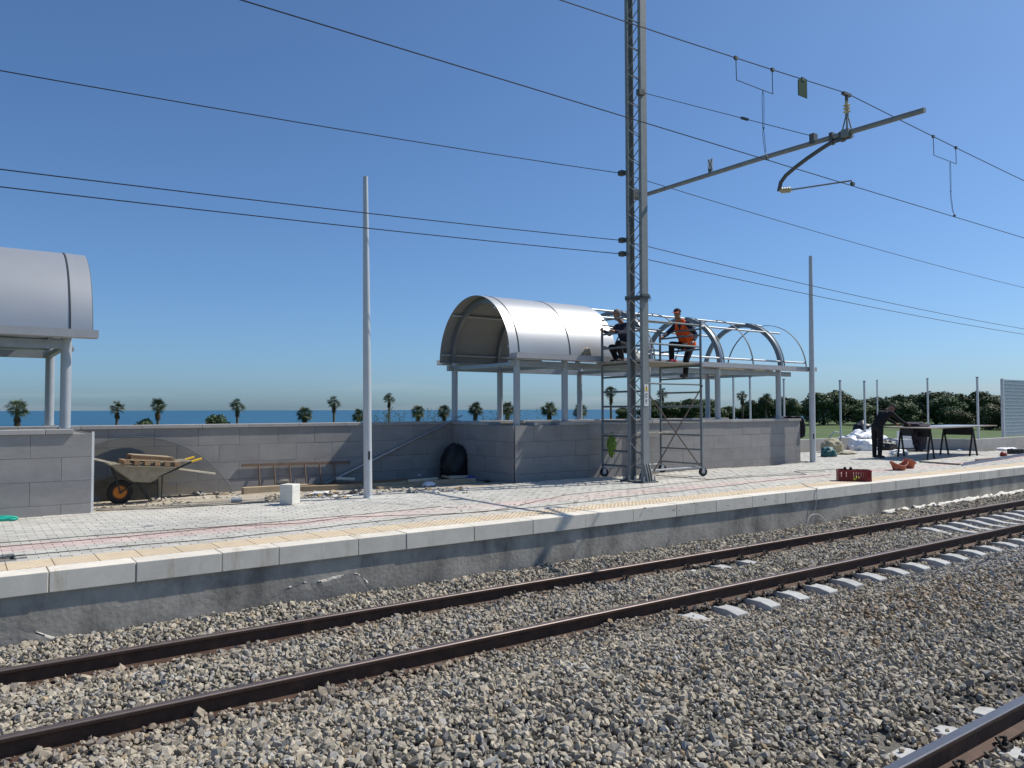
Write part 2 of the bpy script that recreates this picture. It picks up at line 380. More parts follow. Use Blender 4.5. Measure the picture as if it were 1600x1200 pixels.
# ------------------------------------------------------------------ platform
YE = 8.64
pl = thing('platform', (10, YE, -1), '', ''); 
for k_ in ('label', 'category'):
    if k_ in pl: del pl[k_]
pl['kind'] = 'structure'
def bed_z(x, y):
    z = -.062
    if y > 13.2 and x < 9.9: z = -.03-.07*smoothstep(13.3, 15.6, y)+.02*fbm(x, y, 1.3)+.01*fbm(x, y, 6)
    return z
px_ = list(np.arange(-3, 12, .25))+list(np.arange(12, 72, 2.)); py_ = [YE+.06]+list(np.arange(8.9, 17.3, .2))
m = MB(); m.v = [Vector((x, y, bed_z(x, y))) for y in py_ for x in px_]; k = len(px_)
m.f = [(j*k+i, j*k+i+1, (j+1)*k+i+1, (j+1)*k+i) for j in range(len(py_)-1) for i in range(k-1)]
m.build('sand_bed', M_bed, pl, smooth=True)
m = MB().box(-3, 72, YE+.036, YE+.5, -1.1, -.2); m.build('retaining_wall', M_conc, pl)
# lower course of the wall, proud of the rest, with a broken ledge that catches the sun
def ledge(x):
    z = -.53+.06*x if x < 1.2 else -.50+.06*(x-2.6)
    return z+.06*fbm(x, 0, 1.9)+.03*fbm(x, 3, 6)
def course(xa, xb):
    cx = np.arange(xa, xb, .035); m = MB(); e = MB(); yf = YE+.006
    for i, x in enumerate(cx):
        f_ = min(1, (x-xa)/.9, (xb-x)/.9); zl = ledge(x)-.3*(1-smoothstep(0, 1, f_)); k0 = .012*fbm(x, 8, 9); yi = yf+.008*fbm(x, 2, 8)
        m.v += [Vector((x, yi+.004, zl)), Vector((x, yf+.003*fbm(x, 4, 2), zl-.06)), Vector((x, yf, -1.05))]
        e.v += [Vector((x, YE+.038, zl+.022+k0+.012*abs(fbm(x, 6, 14)))), Vector((x, YE+.022, zl+.012+.012*abs(fbm(x, 7, 17)))), Vector((x, yi+.004, zl))]
    n_ = len(cx)
    for i in range(n_-1):
        for q in (0, 1):
            m.f.append((i*3+q, i*3+q+1, (i+1)*3+q+1, (i+1)*3+q))
            if fbm(cx[i], 11, 3.5) > (-.05 if q == 0 else .08): e.f.append((i*3+q, i*3+q+1, (i+1)*3+q+1, (i+1)*3+q))
    o = m.build('lower_course', M_render, pl); e.build('broken_ledge', M_break, o)
course(-2.8, 1.25); course(2.35, 4.6)
# kerb stones
jx = [PY(p, 870, YE).x for p in (77, 213, 347, 436, 560, 635, 741)]
joints = [-2.6, -1.7, -.85, -.05]+[jx[0], jx[1], jx[2], jx[3]+.0, jx[4], jx[5], jx[6]]
joints = sorted(j for j in joints); x = joints[-1]
while x < 60: x += .98; joints.append(x)
for a, b in zip(joints[:-1], joints[1:]):
    if b-a < .2: continue
    dy = random.uniform(-.004, .004)
    MB().box(a+.004, b-.004, YE+dy, YE+.295, -.2, .004+random.uniform(-.002, .003)).build('kerb_stone', M_kerb, pl, bevel=.007)
# tactile tiles
tm = MB().box(-.197, .197, -.222, .222, -.05, .006)
first = None; x = -2.8
while x < 46:
    if first is None:
        first = tm.build('tactile_tile', M_tact, pl, world=False, bevel=.004); o = first
    else:
        o = first.copy(); C.objects.link(o)
    o.location = Vector((x+.2, YE+.295+.004+.225, 0))-pl.location; x += .4
# pavers: interlocking blocks in rows, too many and too thin to be picked apart singly
YT = YE+.295+.45
def pavers():
    V = []; Fa = []; Cl = []
    Lx, Wy = .2, .104; row = 0; y = YT+.004
    while y+Wy < 16.9:
        x = -2.6+(Lx/2 if row % 2 else 0)
        while x < 44:
            cxm, cym = x+Lx/2, y+Wy/2
            ok = True
            edge = 13.15+.10*math.sin(cxm*1.3)+.06*fbm(cxm, 0, 1.5)
            if cym > edge and cxm < 20.4: ok = False
            if cxm > 20.4 and cym > 16.3: ok = False
            if cxm > 24 and cxm > 24+9*(1-(row % 3)*.1) and False: ok = False
            if cxm < .52 and 9.45 < cym < 10.05: ok = False                   # lifted blocks
            if cxm > 30 and cym > 12.6: ok = False
            if ok:
                dz = random.uniform(-.0035, .0035); zt = dz; g_ = .0018; ch = .004
                o = len(V); j = .006*math.sin(3*cxm)
                V += [(x+g_, y+g_, -.045), (x+Lx-g_, y+g_, -.045), (x+Lx-g_, y+Wy-g_, -.045), (x+g_, y+Wy-g_, -.045),
                      (x+g_, y+g_, zt-ch), (x+Lx-g_, y+g_, zt-ch), (x+Lx-g_, y+Wy-g_, zt-ch), (x+g_, y+Wy-g_, zt-ch),
                      (x+g_+ch, y+g_+ch, zt), (x+Lx-g_-ch, y+g_+ch, zt), (x+Lx-g_-ch, y+Wy-g_-ch, zt), (x+g_+ch, y+Wy-g_-ch, zt)]
                for a, b in ((0,1),(1,2),(2,3),(3,0)):
                    Fa.append((o+a, o+b, o+4+b, o+4+a)); Fa.append((o+4+a, o+4+b, o+8+b, o+8+a))
                Fa.append((o+8, o+9, o+10, o+11))
                red = 10.16 < cym < 10.66
                v = random.uniform(.88, 1.1)*(1+.12*fbm(cxm, cym, .6, 9))
                c = (.53*v, .425*v, .385*v) if red else (.475*v, .46*v, .415*v)
                sandy = max(0, smoothstep(12.2, 13.4, cym)-.1)*(1 if cxm < 20 else 0)*.7 + max(0, .15+fbm(cxm, cym, .35, 2))*.7
                c = tuple(a*(1-sandy)+b*sandy for a, b in zip(c, (.56, .52, .45)))
                Cl += [(*c, 1)]*12
            x += Lx
        y += Wy; row += 1
    me = bpy.data.meshes.new('paving_blocks'); me.from_pydata([Vector(v)-pl.location for v in V], [], Fa); me.update()
    ca = me.color_attributes.new('tint', 'FLOAT_COLOR', 'POINT'); ca.data.foreach_set('color', np.array(Cl, np.float32).ravel())
    me.materials.append(M_paver); o = bpy.data.objects.new('paving_blocks', me); C.objects.link(o); o.parent = pl
    o['kind'] = 'stuff'; print('pavers', len(Cl)//12)
pavers()
m = MB(); m.add([(-2, 9.42, -.052), (.54, 9.42, -.052), (.54, 10.08, -.052), (-2, 10.08, -.052)], [(0,1,2,3)])
m.build('open_gravel_patch', M_subbase, pl)

# ------------------------------------------------------------------ parapet walls clad in grey stone slabs
M_tile = mat('grey_stone_slab', (.295,.282,.272), .75, var=.12, scale=2.6, bump=.12, bscale=35, orand=.05, col2=(.25,.24,.23), c2scale=2.2, c2lo=.45, c2hi=.7, c2map=(.5, .5, 1.6))
M_core = mat('wall_core_mortar', (.2,.195,.18), .95, var=.2, bump=.3)
M_cope = mat('grey_coping_slab', (.36,.345,.33), .7, var=.14, scale=4, bump=.1, orand=.08)
M_edge = mat('white_corner_trim', (.7,.7,.68), .5, var=.05)
TILE_MESH = {}
def clad(parent, p0, d, nrm, length, ztop, rows, L=.8, H=.35, start=0.):
    """stone slabs on one wall face, half-bond, every slab its own piece"""
    p0 = Vector(p0); d = Vector(d); nrm = Vector(nrm)
    rot = math.atan2(d.y, d.x)
    for r_ in range(len(rows)):
        z1 = ztop-sum(rows[:r_]); h = rows[r_]
        s_ = -(L*.5 if r_ % 2 else 0)-start
        while s_ < length:
            a, b = max(s_, 0), min(s_+L, length)
            if b-a > .05:
                key = (round(b-a, 3), round(h, 3))
                if key not in TILE_MESH:
                    mb = MB().box(-(b-a)/2+.002, (b-a)/2-.002, -.012, .012, -h/2+.002, h/2-.002)
                    o = mb.build('stone_slab', M_tile, parent, world=False, bevel=.003); TILE_MESH[key] = o
                else:
                    o = TILE_MESH[key].copy(); C.objects.link(o); o.parent = parent
                c = p0+d*((a+b)/2); o.location = Vector((c.x, c.y, z1-h/2))+nrm*(.01+random.uniform(-.0015, .0015))-parent.location
                o.rotation_euler.z = rot
            s_ += L
def coping(parent, p0, d, length, zb, width=.41, th=.07, L=1.0, shift=(0,0,0)):
    p0 = Vector(p0); d = Vector(d); n_ = Vector((-d.y, d.x, 0)); s_ = 0
    while s_ < length-.01:
        e_ = min(s_+L*random.uniform(.9, 1.1), length)
        if length-e_ < .3: e_ = length
        c = p0+d*((s_+e_)/2); rm = Matrix.Rotation(math.atan2(d.y, d.x)+R(random.uniform(-.2, .2)), 3, 'Z')
        MB().obox((c.x, c.y, zb+th/2), (e_-s_-.006, width, th), rm).build('coping_slab', M_cope, parent, bevel=.006)
        s_ = e_
ROWS = [.35, .35, .35, .25]
WT = 1.2
# main stairwell parapet
XA, XB, YP, YW = 9.73, 20.08, 13.45, 16.05
t = thing('parapet_wall', ((XA+XB)/2, YP+.15, 0), 'long grey stone clad parapet carrying the half built barrel shelter', 'wall')
MB().box(XA+.02, XB-.02, YP+.02, YP+.3, -.1, WT).box(XA+.02, XA+.3, YP+.3, YW+.0, -.12, WT).box(XB-.3, XB-.02, YP+.3, YW, -.1, WT).build('wall_core', M_core, t)
clad(t, (XA, YP, 0), (1,0,0), (0,-1,0), XB-XA, WT, ROWS, start=.3)
clad(t, (XA, YW, 0), (0,-1,0), (-1,0,0), YW-YP-.02, WT, ROWS, start=.1)
clad(t, (XB, YP, 0), (0,1,0), (1,0,0), YW-YP-.02, WT, ROWS, start=.5)
coping(t, (10.95, YP+.15, 0), (1,0,0), XB-10.95+.02, WT)
coping(t, (XA+.15, YW-.02, 0), (0,-1,0), 1.55, WT)
MB().obox((10.5, YP+.18, WT+.035), (.5, .3, .07), Matrix.Rotation(R(6), 3, 'Z')).build('loose_slab', M_cope, None, 'loose grey coping slab lying on the parapet beside the first shelter column', 'slab', bevel=.006)
# long rear wall
t = thing('rear_wall', (8, YW+.15, -.1), 'long low grey stone clad wall along the sea side of the platform', 'wall')
MB().box(-4, XB, YW+.02, YW+.3, -.15, WT).build('wall_core', M_core, t)
clad(t, (-4, YW, 0), (1,0,0), (0,-1,0), XA+4, WT, [.35,.35,.35,.27], start=.15)
coping(t, (-4, YW+.15, 0), (1,0,0), XB+4, WT)
# left stairwell parapet
XL, YL = PY(143, 740, 13.25).x, 13.25
t = thing('parapet_wall', (XL-2, YL+.15, 0), 'grey stone clad parapet under the finished barrel shelter, with a white corner strip', 'wall')
MB().box(-4, XL-.02, YL+.02, YL+.3, -.1, WT-.01).box(XL-.3, XL-.02, YL+.3, YW, -.12, WT-.01).build('wall_core', M_core, t)
clad(t, (XL-5.6, YL, 0), (1,0,0), (0,-1,0), 5.6, WT, ROWS)
clad(t, (XL, YL, 0), (0,1,0), (1,0,0), YW-YL-.02, WT, ROWS)
coping(t, (-4, YL+.15, 0), (1,0,0), PY(115, 675, 13.25).x+4, WT)
MB().box(XL-.004, XL+.03, YL-.018, YL-.002, -.04, WT+.03).build('corner_strip', M_edge, t)
# low concrete boundary wall beyond the shelter
M_low = mat('low_wall_concrete', (.36,.35,.33), .9, var=.2, scale=2, bump=.2)
LW = [(20.4, 16.75), (28.9, 17.0), (30.45, 13.15), (60, 13.6)]
for (a, b), lab in zip(zip(LW[:-1], LW[1:]), ('low bare concrete wall behind the heap of white rubbish bags', 'low bare concrete wall set across the platform behind the work table', 'low bare concrete wall under the grey mesh fence panel')):
    m = MB(); A = Vector((*a, .14)); B = Vector((*b, .14)); dd = (B-A).normalized()
    m.bar(A-dd*.1, B+dd*.02, .22, .56); o = m.build('low_wall', M_low, None, lab, 'wall', bevel=.01)
    
# ------------------------------------------------------------------ barrel shelters
M_alu = mat('aluminium_sheet', (.49,.495,.50), .42, metal=.55, var=.05, scale=1.2, bump=.06, bscale=1.4)
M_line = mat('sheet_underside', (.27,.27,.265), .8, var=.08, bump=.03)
M_galv = mat('galvanised_steel', (.36,.38,.40), .5, metal=.55, var=.15, scale=8, bump=.05)
M_tub = mat('bright_purlin_tube', (.46,.48,.5), .42, metal=.4, var=.1, bump=.02)
M_rib = mat('steel_rib', (.20,.215,.235), .35, metal=.35, var=.1, scale=5, bump=.03)
M_dark = mat('dark_rubber_seam', (.03,.035,.04), .7, var=.1, bump=0)
M_col = mat('grey_painted_column', (.40,.43,.46), .45, metal=.25, var=.07, scale=4, bump=.03)
M_gut = mat('gutter_profile', (.44,.43,.44), .5, metal=.3, var=.06, bump=.02)
M_mastd = mat('mast_dark_steel', (.12,.13,.13), .7, metal=.3, var=.2)
YC, ZC, RR = 14.9, 2.70, 1.48
def arc(m, x0, x1, ra, rb, a0=0., a1=180., n=40):
    o = len(m.v)
    for i in range(n+1):
        a = R(a0+(a1-a0)*i/n); c, s_ = math.cos(a), math.sin(a)
        for x, r_ in ((x0, ra), (x1, ra), (x1, rb), (x0, rb)): m.v.append(Vector((x, YC-c*r_, ZC+s_*r_)))
    for i in range(n):
        for a, b in ((0,1),(1,2),(2,3),(3,0)): m.f.append((o+i*4+a, o+i*4+b, o+(i+1)*4+b, o+(i+1)*4+a))
    m.f.append((o, o+3, o+2, o+1)); m.f.append((o+n*4, o+n*4+1, o+n*4+2, o+n*4+3)); return m
def ang_pt(x, a, r_): return Vector((x, YC-math.cos(R(a))*r_, ZC+math.sin(R(a))*r_))
def shelter(label, x0, x1, cols, sheets, ribs, strips, purl, seams, gx):
    t = thing('platform_shelter', ((x0+x1)/2, YC, WT), label, 'shelter')
    for x in cols:
        for y in (13.6, 16.2):
            zt = WT+.07 if not (x < 10 and y < 14 and x > 5) else WT
            c = MB().lathe([(.075, zt-.004), (.075, 2.7)], (x, y, 0), n=24).build('column', M_col, t); edge_smooth(c)
            q = MB().box(x-.1, x+.1, y-.1, y+.1, zt-.004, zt+.012)
            for a in (-.078, .078):
                for b in (-.078, .078): q.lathe([(.012, zt+.012), (.012, zt+.03)], (x+a, y+b, 0), n=6)
            q.build('base_plate', M_galv, c)
    for y in (13.6, 16.2):
        MB().box(x0+.25, x1-.75 if x1 > 10 else x1-.3, y-.05, y+.05, 2.5, 2.63).build('longitudinal_beam', M_galv, t)
    for x in cols:
        MB().box(x-.04, x+.04, 13.66, 16.14, 2.52, 2.6).build('cross_beam', M_galv, t)
    for sg, y in ((1, YC-RR-.02), (-1, YC+RR+.02)):
        P = [(-.14,.0),(-.14,.12),(-.128,.12),(-.128,.015),(.12,.015),(.12,.06),(.132,.06),(.132,0)]
        g_ = MB().prism([(gx[0], y-sg*.05+sg*a, 2.66+b) for a, b in P], (gx[1]-gx[0], 0, 0)).build('gutter', M_gut, t)
        MB().box(gx[0], gx[0]+.004, y-.185, y+.07, 2.668, 2.77).build('gutter_end', M_gut, g_) if sg > 0 else None
    for x in cols + [q for q in ribs if q not in cols]:
        rb = arc(MB(), x-.045, x+.045, RR-.15, RR-.03).build('arched_rib', M_rib, t); edge_smooth(rb, 30)
    for x in strips:
        edge_smooth(arc(MB(), x-.022, x+.022, RR-.028, RR-.012).build('thin_arch_strip', M_mastd, t), 30)
    for a, xa, xb in purl:
        p = ang_pt(xa, a, RR-.06); q = ang_pt(xb, a, RR-.06)
        edge_smooth(MB().tube([p, q], .027, 12).build('purlin_tube', M_tub, t), 40)
    for xa, xb in sheets:
        sh = edge_smooth(arc(MB(), xa, xb, RR, RR+.006, n=64).build('roof_sheet', M_alu, t), 30)
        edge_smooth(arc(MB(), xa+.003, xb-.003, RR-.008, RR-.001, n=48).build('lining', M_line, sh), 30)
    for x in seams:
        sm = edge_smooth(arc(MB(), x-.012, x+.012, RR+.002, RR+.013, n=64).build('seam_strip', M_dark, t), 30)
    return t
px2x = lambda p: PY(p, 556, 13.4).x
COLS = [9.9, 11.26, 13.95, 16.61, 19.3]
S1 = [(px2x(797), 9.83), (9.836, 11.28), (11.286, 12.72)]
PUR = [(9, 9.6, 20.45), (52, 9.6, 20.0), (82, 12.4, 20.05), (128, 9.6, 19.4), (158, 12.4, 17.5), (172, 9.6, 20.3)]
main = shelter('half built barrel shelter, aluminium sheets on one end and bare steel arches beyond', 9.45, 20.6, COLS, S1, [], [12.72, 13.95+.09, 15.28, 16.61+.09, 17.95, 19.3+.09, 20.46], PUR, [9.833, 11.283], (9.62, 20.64))
for x in (12.1,):   # rivet heads and a small dent mark are left to the metal
    pass
xr = PY(145.5, 470, 13.4).x
YC0, RR0 = YC, RR
left = shelter('finished barrel shelter fully covered in smooth aluminium sheets', -4.2, xr, [xr-.33, xr-1.7, xr-4.3], [(xr-.3, xr), (xr-1.75, xr-.305), (xr-3.2, xr-1.755), (xr-4.9, xr-3.205)], [], [xr-.01], [(9, -4, xr-.05), (128, -4, xr-.05), (172, -4, xr-.05)], [xr-.302, xr-1.752, xr-3.202], (-4.5, xr+.06))
arc_o = arc(MB(), xr-.30, xr-.20, RR+.0065, RR+.011, n=64).build('cover_strip', M_alu, left); edge_smooth(arc_o, 30)
# dusty timber boards left on the bare frame
M_wood = mat('weathered_board', (.42,.33,.22), .85, var=.25, scale=7, bump=.2, bscale=50, orand=.2)
M_wood2 = mat('brown_plank', (.30,.19,.11), .85, var=.3, scale=7, bump=.2, bscale=50, orand=.2)
a = PY(1150, 562, 14.6); 
MB().bar((16.2, 13.72, 2.66), (19.2, 13.78, 2.66), .2, .028).build('board', M_wood, None, 'tan board lying inside the gutter between the bare arches', 'board')
MB().bar((19.1, 15.9, 2.66), (20.5, 15.95, 2.66), .35, .03).build('board', M_wood, None, 'short tan board lying at the open end of the bare arches', 'board')

# ------------------------------------------------------------------ lamp posts
M_lamp = mat('pale_grey_lamp_post', (.52,.54,.56), .45, metal=.2, var=.06, scale=3, bump=.02)
def lamp_post(base, top, rb, rtp, label, hatch_z=.75):
    t = thing('lamp_post', base, label, 'lamp post', 'lamp posts still without lamps')
    base = Vector(base); top = Vector(top)
    sh = MB().tube([base-Vector((0,0,.05)), base.lerp(top, .33), base.lerp(top, .66), top], [rb, rb*.9+rtp*.1, (rb+rtp)*.5, rtp], 24).build('shaft', M_lamp, t); edge_smooth(sh, 40)
    c = base.lerp(top, hatch_z/(top.z-base.z)); dv = (EYE-c); dv.z = 0; dv.normalize(); side = dv.cross(Vector((0,0,1)))
    n_ = (dv*.92+rt*.36).normalized(); sd2 = n_.cross(Vector((0,0,1)))
    poly = []
    for i in range(20):
        a = 2*math.pi*i/20; x_ = .020*math.cos(a); z_ = .055*(1 if math.sin(a) > 0 else -1)*.6+.03*math.sin(a)
        poly.append(c+n_*(rb*.93)+sd2*x_+Vector((0,0,z_*1.3)))
    MB().prism(poly, n_*.006).build('hatch_slot', M_dark, sh)
    MB().lathe([(rb*1.12, -.002), (rb*1.12, .012), (rb*1.0, .03)], base, n=20).build('base_collar', M_lamp, t)
b_ = PZ(575, 778); tp = PY(571, 276, b_.y)
lamp_post((b_.x, b_.y, 0), tp, .075, .043, 'tapered pale grey lamp post beside the white stone block')
b_ = PZ(1270, 722); tp = PY(1266.5, 400, b_.y)
lamp_post((b_.x, b_.y, 0), tp, .085, .05, 'tapered pale grey lamp post at the end of the half built shelter')

# ------------------------------------------------------------------ overhead line mast
M_mast = mat('mast_galvanised', (.255,.27,.27), .65, metal=.2, var=.12, scale=5, bump=.08, bscale=30)
M_ins = mat('cream_insulator', (.6,.5,.33), .35, var=.08, bump=0)
M_wire = mat('line_wire', (.035,.035,.04), .5, metal=.4, var=.1, bump=0)
M_green = mat('dark_green_plate', (.003,.05,.026), .8, var=.05, bump=0)
M_white = mat('white_enamel', (.75,.75,.74), .45, var=.04, bump=0)
M_yel = mat('warning_yellow', (.75,.52,.03), .5, var=.05, bump=0)
M_ink = mat('black_print', (.02,.02,.02), .6, var=0, bump=0)
MX, MY0, MY1 = 11.74, 11.58, 12.06
mt = thing('line_mast', (MX+.1, (MY0+MY1)/2, 0), 'tall grey lattice mast of two steel channels carrying the overhead line', 'mast')
MZ = 13.5
MB().box(MX, MX+.175, MY0, MY0+.01, 0, MZ).box(MX, MX+.012, MY0+.01, MY0+.085, 0, MZ).box(MX+.163, MX+.175, MY0+.01, MY0+.085, 0, MZ).build('channel', M_mast, mt)
MB().box(MX, MX+.175, MY1-.01, MY1, 0, MZ).box(MX, MX+.012, MY1-.085, MY1-.01, 0, MZ).box(MX+.163, MX+.175, MY1-.085, MY1-.01, 0, MZ).build('channel', M_mast, mt)
for xx in (MX-.008, MX+.183):
    pts = []; z = .25; i = 0
    while z < MZ-.1:
        pts.append((xx, MY0+.045 if i % 2 else MY1-.045, z)); z += .31; i += 1
    for p, q in zip(pts[:-1], pts[1:]): MB().tube([p, q], .011, 6).build('lacing_bar', M_mast, mt)
for zz in (3.98,):
    MB().box(MX-.03, MX+.205, MY0-.02, MY0-.001, zz-.06, zz+.03).box(MX-.03, MX+.205, MY1+.001, MY1+.02, zz-.06, zz+.03).box(MX-.03, MX-.02, MY0-.02, MY1+.02, zz-.06, zz).box(MX+.195, MX+.205, MY0-.02, MY1+.02, zz-.06, zz).build('anti_climb_collar', M_mastd, mt)
    sp = MB()
    for i in range(9):
        sp.tube([(MX-.03+.03*i, MY0-.03, zz-.02), (MX-.03+.03*i, MY0-.05, zz-.13)], [.008, .002], 5)
    for i in range(12): sp.tube([(MX-.03, MY0+.04*i, zz-.02), (MX-.055, MY0+.04*i, zz-.12)], [.008, .002], 5)
    sp.build('collar_spikes', M_mastd, mt)
bp = MB().box(MX-.12, MX+.32, MY0-.12, MY1+.12, -.005, .03); bp.build('base_plate', M_mastd, mt, bevel=.005)
for yy, sg in ((MY0, -1), (MY1, 1)):
    for xx in (MX+.02, MX+.0875, MX+.155):
        MB().prism([(xx-.007, yy, .03), (xx-.007, yy+sg*.11, .03), (xx-.007, yy+sg*.08, .2), (xx-.007, yy, .42)], (.014, 0, 0)).build('gusset', M_mast, mt)
for xx in (MX-.06, MX+.26):
    for yy in (MY0-.06, MY0+.2, MY1-.1, MY1+.06):
        MB().lathe([(.03,.03),(.03,.055),(.018,.056),(.018,.13)], (xx, yy, 0), n=8).build('anchor_bolt', M_galv, mt)
sg_ = thing('warning_sign', (MX+.1, MY0-.004, 1.62), 'narrow white notice with yellow warning triangle on the mast', 'sign')
MB().box(MX+.025, MX+.15, MY0-.006, MY0-.002, 1.62, 2.08).build('plate', M_white, sg_)
yy = MY0-.009
MB().box(MX+.03, MX+.145, yy, yy+.002, 1.935, 2.075).build('triangle_panel', M_white, sg_)
MB().prism([(MX+.035, yy-.002, 1.945), (MX+.14, yy-.002, 1.945), (MX+.0875, yy-.002, 2.06)], (0, .002, 0)).build('warning_triangle', M_yel, sg_)
MB().prism([(MX+0.088, yy-.004, 2.04), (MX+0.075, yy-.004, 1.995), (MX+0.086, yy-.004, 1.998), (MX+0.081, yy-.004, 1.962), (MX+0.100, yy-.004, 2.008), (MX+0.089, yy-.004, 2.006), (MX+0.097, yy-.004, 2.04)], (0, .002, 0)).build('bolt_symbol', M_ink, sg_)
for zz, wd in ((1.88,.07),(1.86,.09),(1.82,.085),(1.80,.05),(1.75,.06),(1.73,.05),(1.71,.06),(1.67,.04)):
    MB().box(MX+.0875-wd/2, MX+.0875+wd/2, yy-.001, yy+.001, zz, zz+.008).build('print_line', M_ink, sg_)

# cantilever arm and registration gear
AX, AZ_ = 12.25, 6.3
cl = thing('cantilever_arm', (AX, MY0, AZ_), 'long grey cantilever tube reaching from the mast out over the track', 'cantilever')
edge_smooth(MB().tube([(AX, MY0+.55, AZ_), (AX, 9, AZ_+.0), (AX, 5.9, AZ_-.05)], .045, 16).build('arm_tube', M_mast, cl))
MB().box(MX+.175, AX+.07, MY0+.42, MY0+.58, AZ_-.09, AZ_+.09).build('pivot_bracket', M_mastd, cl)
sup = Vector((AX, 7.2, AZ_-.04))
ins = MB()
ins.add([], [])
for a, b in ((-.07,-.05),(.07,-.05),(-.07,.05),(.07,.05)):
    ins.tube([sup+Vector((a, b, .03)), sup+Vector((a*.3, b*.3, .27))], .012, 6)
ins.box(sup.x-.085, sup.x+.085, sup.y-.065, sup.y+.065, sup.z-.07, sup.z+.06)
ins.lathe([(.03,.26),(.03,.34)], sup, n=12); ins.build('insulator_bracket', M_mast, cl)
pr = [(.028,.33)]
for i in range(3): pr += [(.03,.36+.055*i), (.062,.375+.055*i), (.03,.395+.055*i)]
pr += [(.03,.56)]
edge_smooth(MB().lathe(pr, sup, n=20).build('insulator', M_ins, cl))
MB().lathe([(.028,.555),(.028,.66)], sup, n=10).box(sup.x-.11, sup.x+.11, sup.y-.03, sup.y+.03, sup.z+.655, sup.z+.70).build('wire_clamp', M_mastd, cl)
reg = [PX(*q, AX) for q in ((1330, 213), (1316, 217), (1300, 222), (1284, 232), (1262, 247), (1242, 262), (1228, 274), (1220, 285), (1217, 299))]
edge_smooth(MB().tube(reg, .036, 12).build('drop_tube', M_mastd, cl))
MB().obox(reg[1]+Vector((0,0,.04)), (.1,.07,.16)).build('tube_clamp', M_mastd, cl); MB().obox(reg[2]+Vector((0,0,.06)), (.1,.06,.2)).build('tube_clamp', M_mastd, cl)
a = PX(1219, 298, AX); b = PX(1240, 296, AX); d_ = (b-a)
pr = [(.025,0)]
for i in range(4): pr += [(.03,.03+.05*i), (.055,.045+.05*i), (.03,.065+.05*i)]
pr += [(.02,.26)]
edge_smooth(MB().lathe(pr, a, d_, 16).build('insulator', M_ins, cl))
e1 = PX(1330, 282, AX); ct = Vector((AX, 7.14, 5.36))
MB().tube([a+d_.normalized()*.25, e1+Vector((0,.04,0)), e1, Vector((AX, e1.y-.02, ct.z+.02))], .015, 8).build('steady_arm', M_mast, cl)
MB().obox(ct+Vector((0,-.02,.01)), (.07,.05,.05)).build('contact_clip', M_mastd, cl)
bx_ = PX(1271, 220, AX)
MB().obox(bx_+Vector((0,0,.03)), (.12,.09,.18)).build('stay_clamp', M_mastd, cl)
pc = PX(1110, 262, AX)
pt_ = thing('marker_plate', (AX, pc.y, AZ_+.045), 'small white plate with a dark cross standing on the cantilever arm', 'sign')
MB().box(AX-.006, AX+.006, pc.y-.06, pc.y+.06, AZ_+.085, AZ_+.31).build('plate', M_white, pt_)
for s_ in (-1, 1): MB().bar((AX-.008, pc.y-.055*s_, AZ_+.09), (AX-.008, pc.y+.055*s_, AZ_+.305), .004, .012, (0,1,0)).build('cross_stroke', M_ink, pt_)
MB().box(AX-.03, AX+.03, pc.y-.03, pc.y+.03, AZ_+.03, AZ_+.1).build('foot_clamp', M_mastd, pt_)

# ------------------------------------------------------------------ wires
def wire(pts, r, label, group=None, n=6, cat='wire'):
    P = []
    for p, q in zip(pts[:-1], pts[1:]):
        p = Vector(p); q = Vector(q); L_ = (q-p).length; k_ = max(2, int(L_/3))
        for i in range(k_):
            t_ = i/k_; v = p.lerp(q, t_); P.append(v)
    P.append(Vector(pts[-1]))
    return MB().tube(P, r, n).build('overhead_wire', M_wire, None, label, cat, group)
def sag(x0, z0, x1, z1, y, s_, n=16): return [Vector((x0+(x1-x0)*i/n, y, z0+(z1-z0)*i/n-s_*4*(i/n)*(1-i/n))) for i in range(n+1)]
WY = 7.14
wire([(-20, WY, 5.36), (AX, WY-.02, 5.335), (75, WY, 5.36)], .0075, 'contact wire held by the thin steady arm over the track', 'overhead wires')
mz = sup.z+.70
mess = sag(-38, mz, AX, mz, sup.y, .83, 24)[:-1]+sag(AX, mz, 62, mz, sup.y, .55, 24)
wire(mess, .008, 'carrying wire resting on the insulator, with stirrups hanging from it', 'overhead wires')
def mess_z(x):
    x0, x1 = (-38, AX) if x < AX else (AX, 62); f_ = (x-x0)/(x1-x0); return mz-(.83 if x < AX else .55)*4*f_*(1-f_)
def stirrup(pa, pb, lab):
    x0, x1 = [PY(p, 110, sup.y).x for p in (pa, pb)]; z0, z1 = mess_z(x0), mess_z(x1); zb = min(z0, z1)-.33
    t = thing('dropper', ((x0+x1)/2, WY, 5.36), lab, 'dropper', 'wire droppers'); xm = x0+(x1-x0)*.72
    y = sup.y
    MB().tube([(x0, y, z0), (x0+.01, y, zb), (x1, y, zb), (x1-.01, y, z1)], .0065, 6).build('stirrup', M_wire, t)
    for x, z in ((x0, z0), (x1, z1)): MB().obox((x, y, z), (.06,.035,.05)).build('clamp', M_mastd, t)
    zc = 5.37; zm = zc+(zb-zc)*.45
    for a in (-.022, .022):
        MB().tube([(xm, y, zb), (xm+a, y, zb-.1), (xm+a*.8, y, zm), (xm, y, zm-.02)], .004, 5).build('link_wire', M_wire, t)
        MB().tube([(xm, y, zm+.02), (xm+a, y, zm-.1), (xm+a*.7, y-.03, zc+.1), (xm, WY-.01, zc)], .004, 5).build('link_wire', M_wire, t)
    MB().obox((xm, WY, zc), (.05,.03,.04)).build('clip', M_mastd, t)
stirrup(1150, 1207, 'wire stirrup and twin link hanging between the green plate and the mast')
stirrup(1456, 1491, 'wire stirrup and twin link hanging beyond the end of the cantilever')
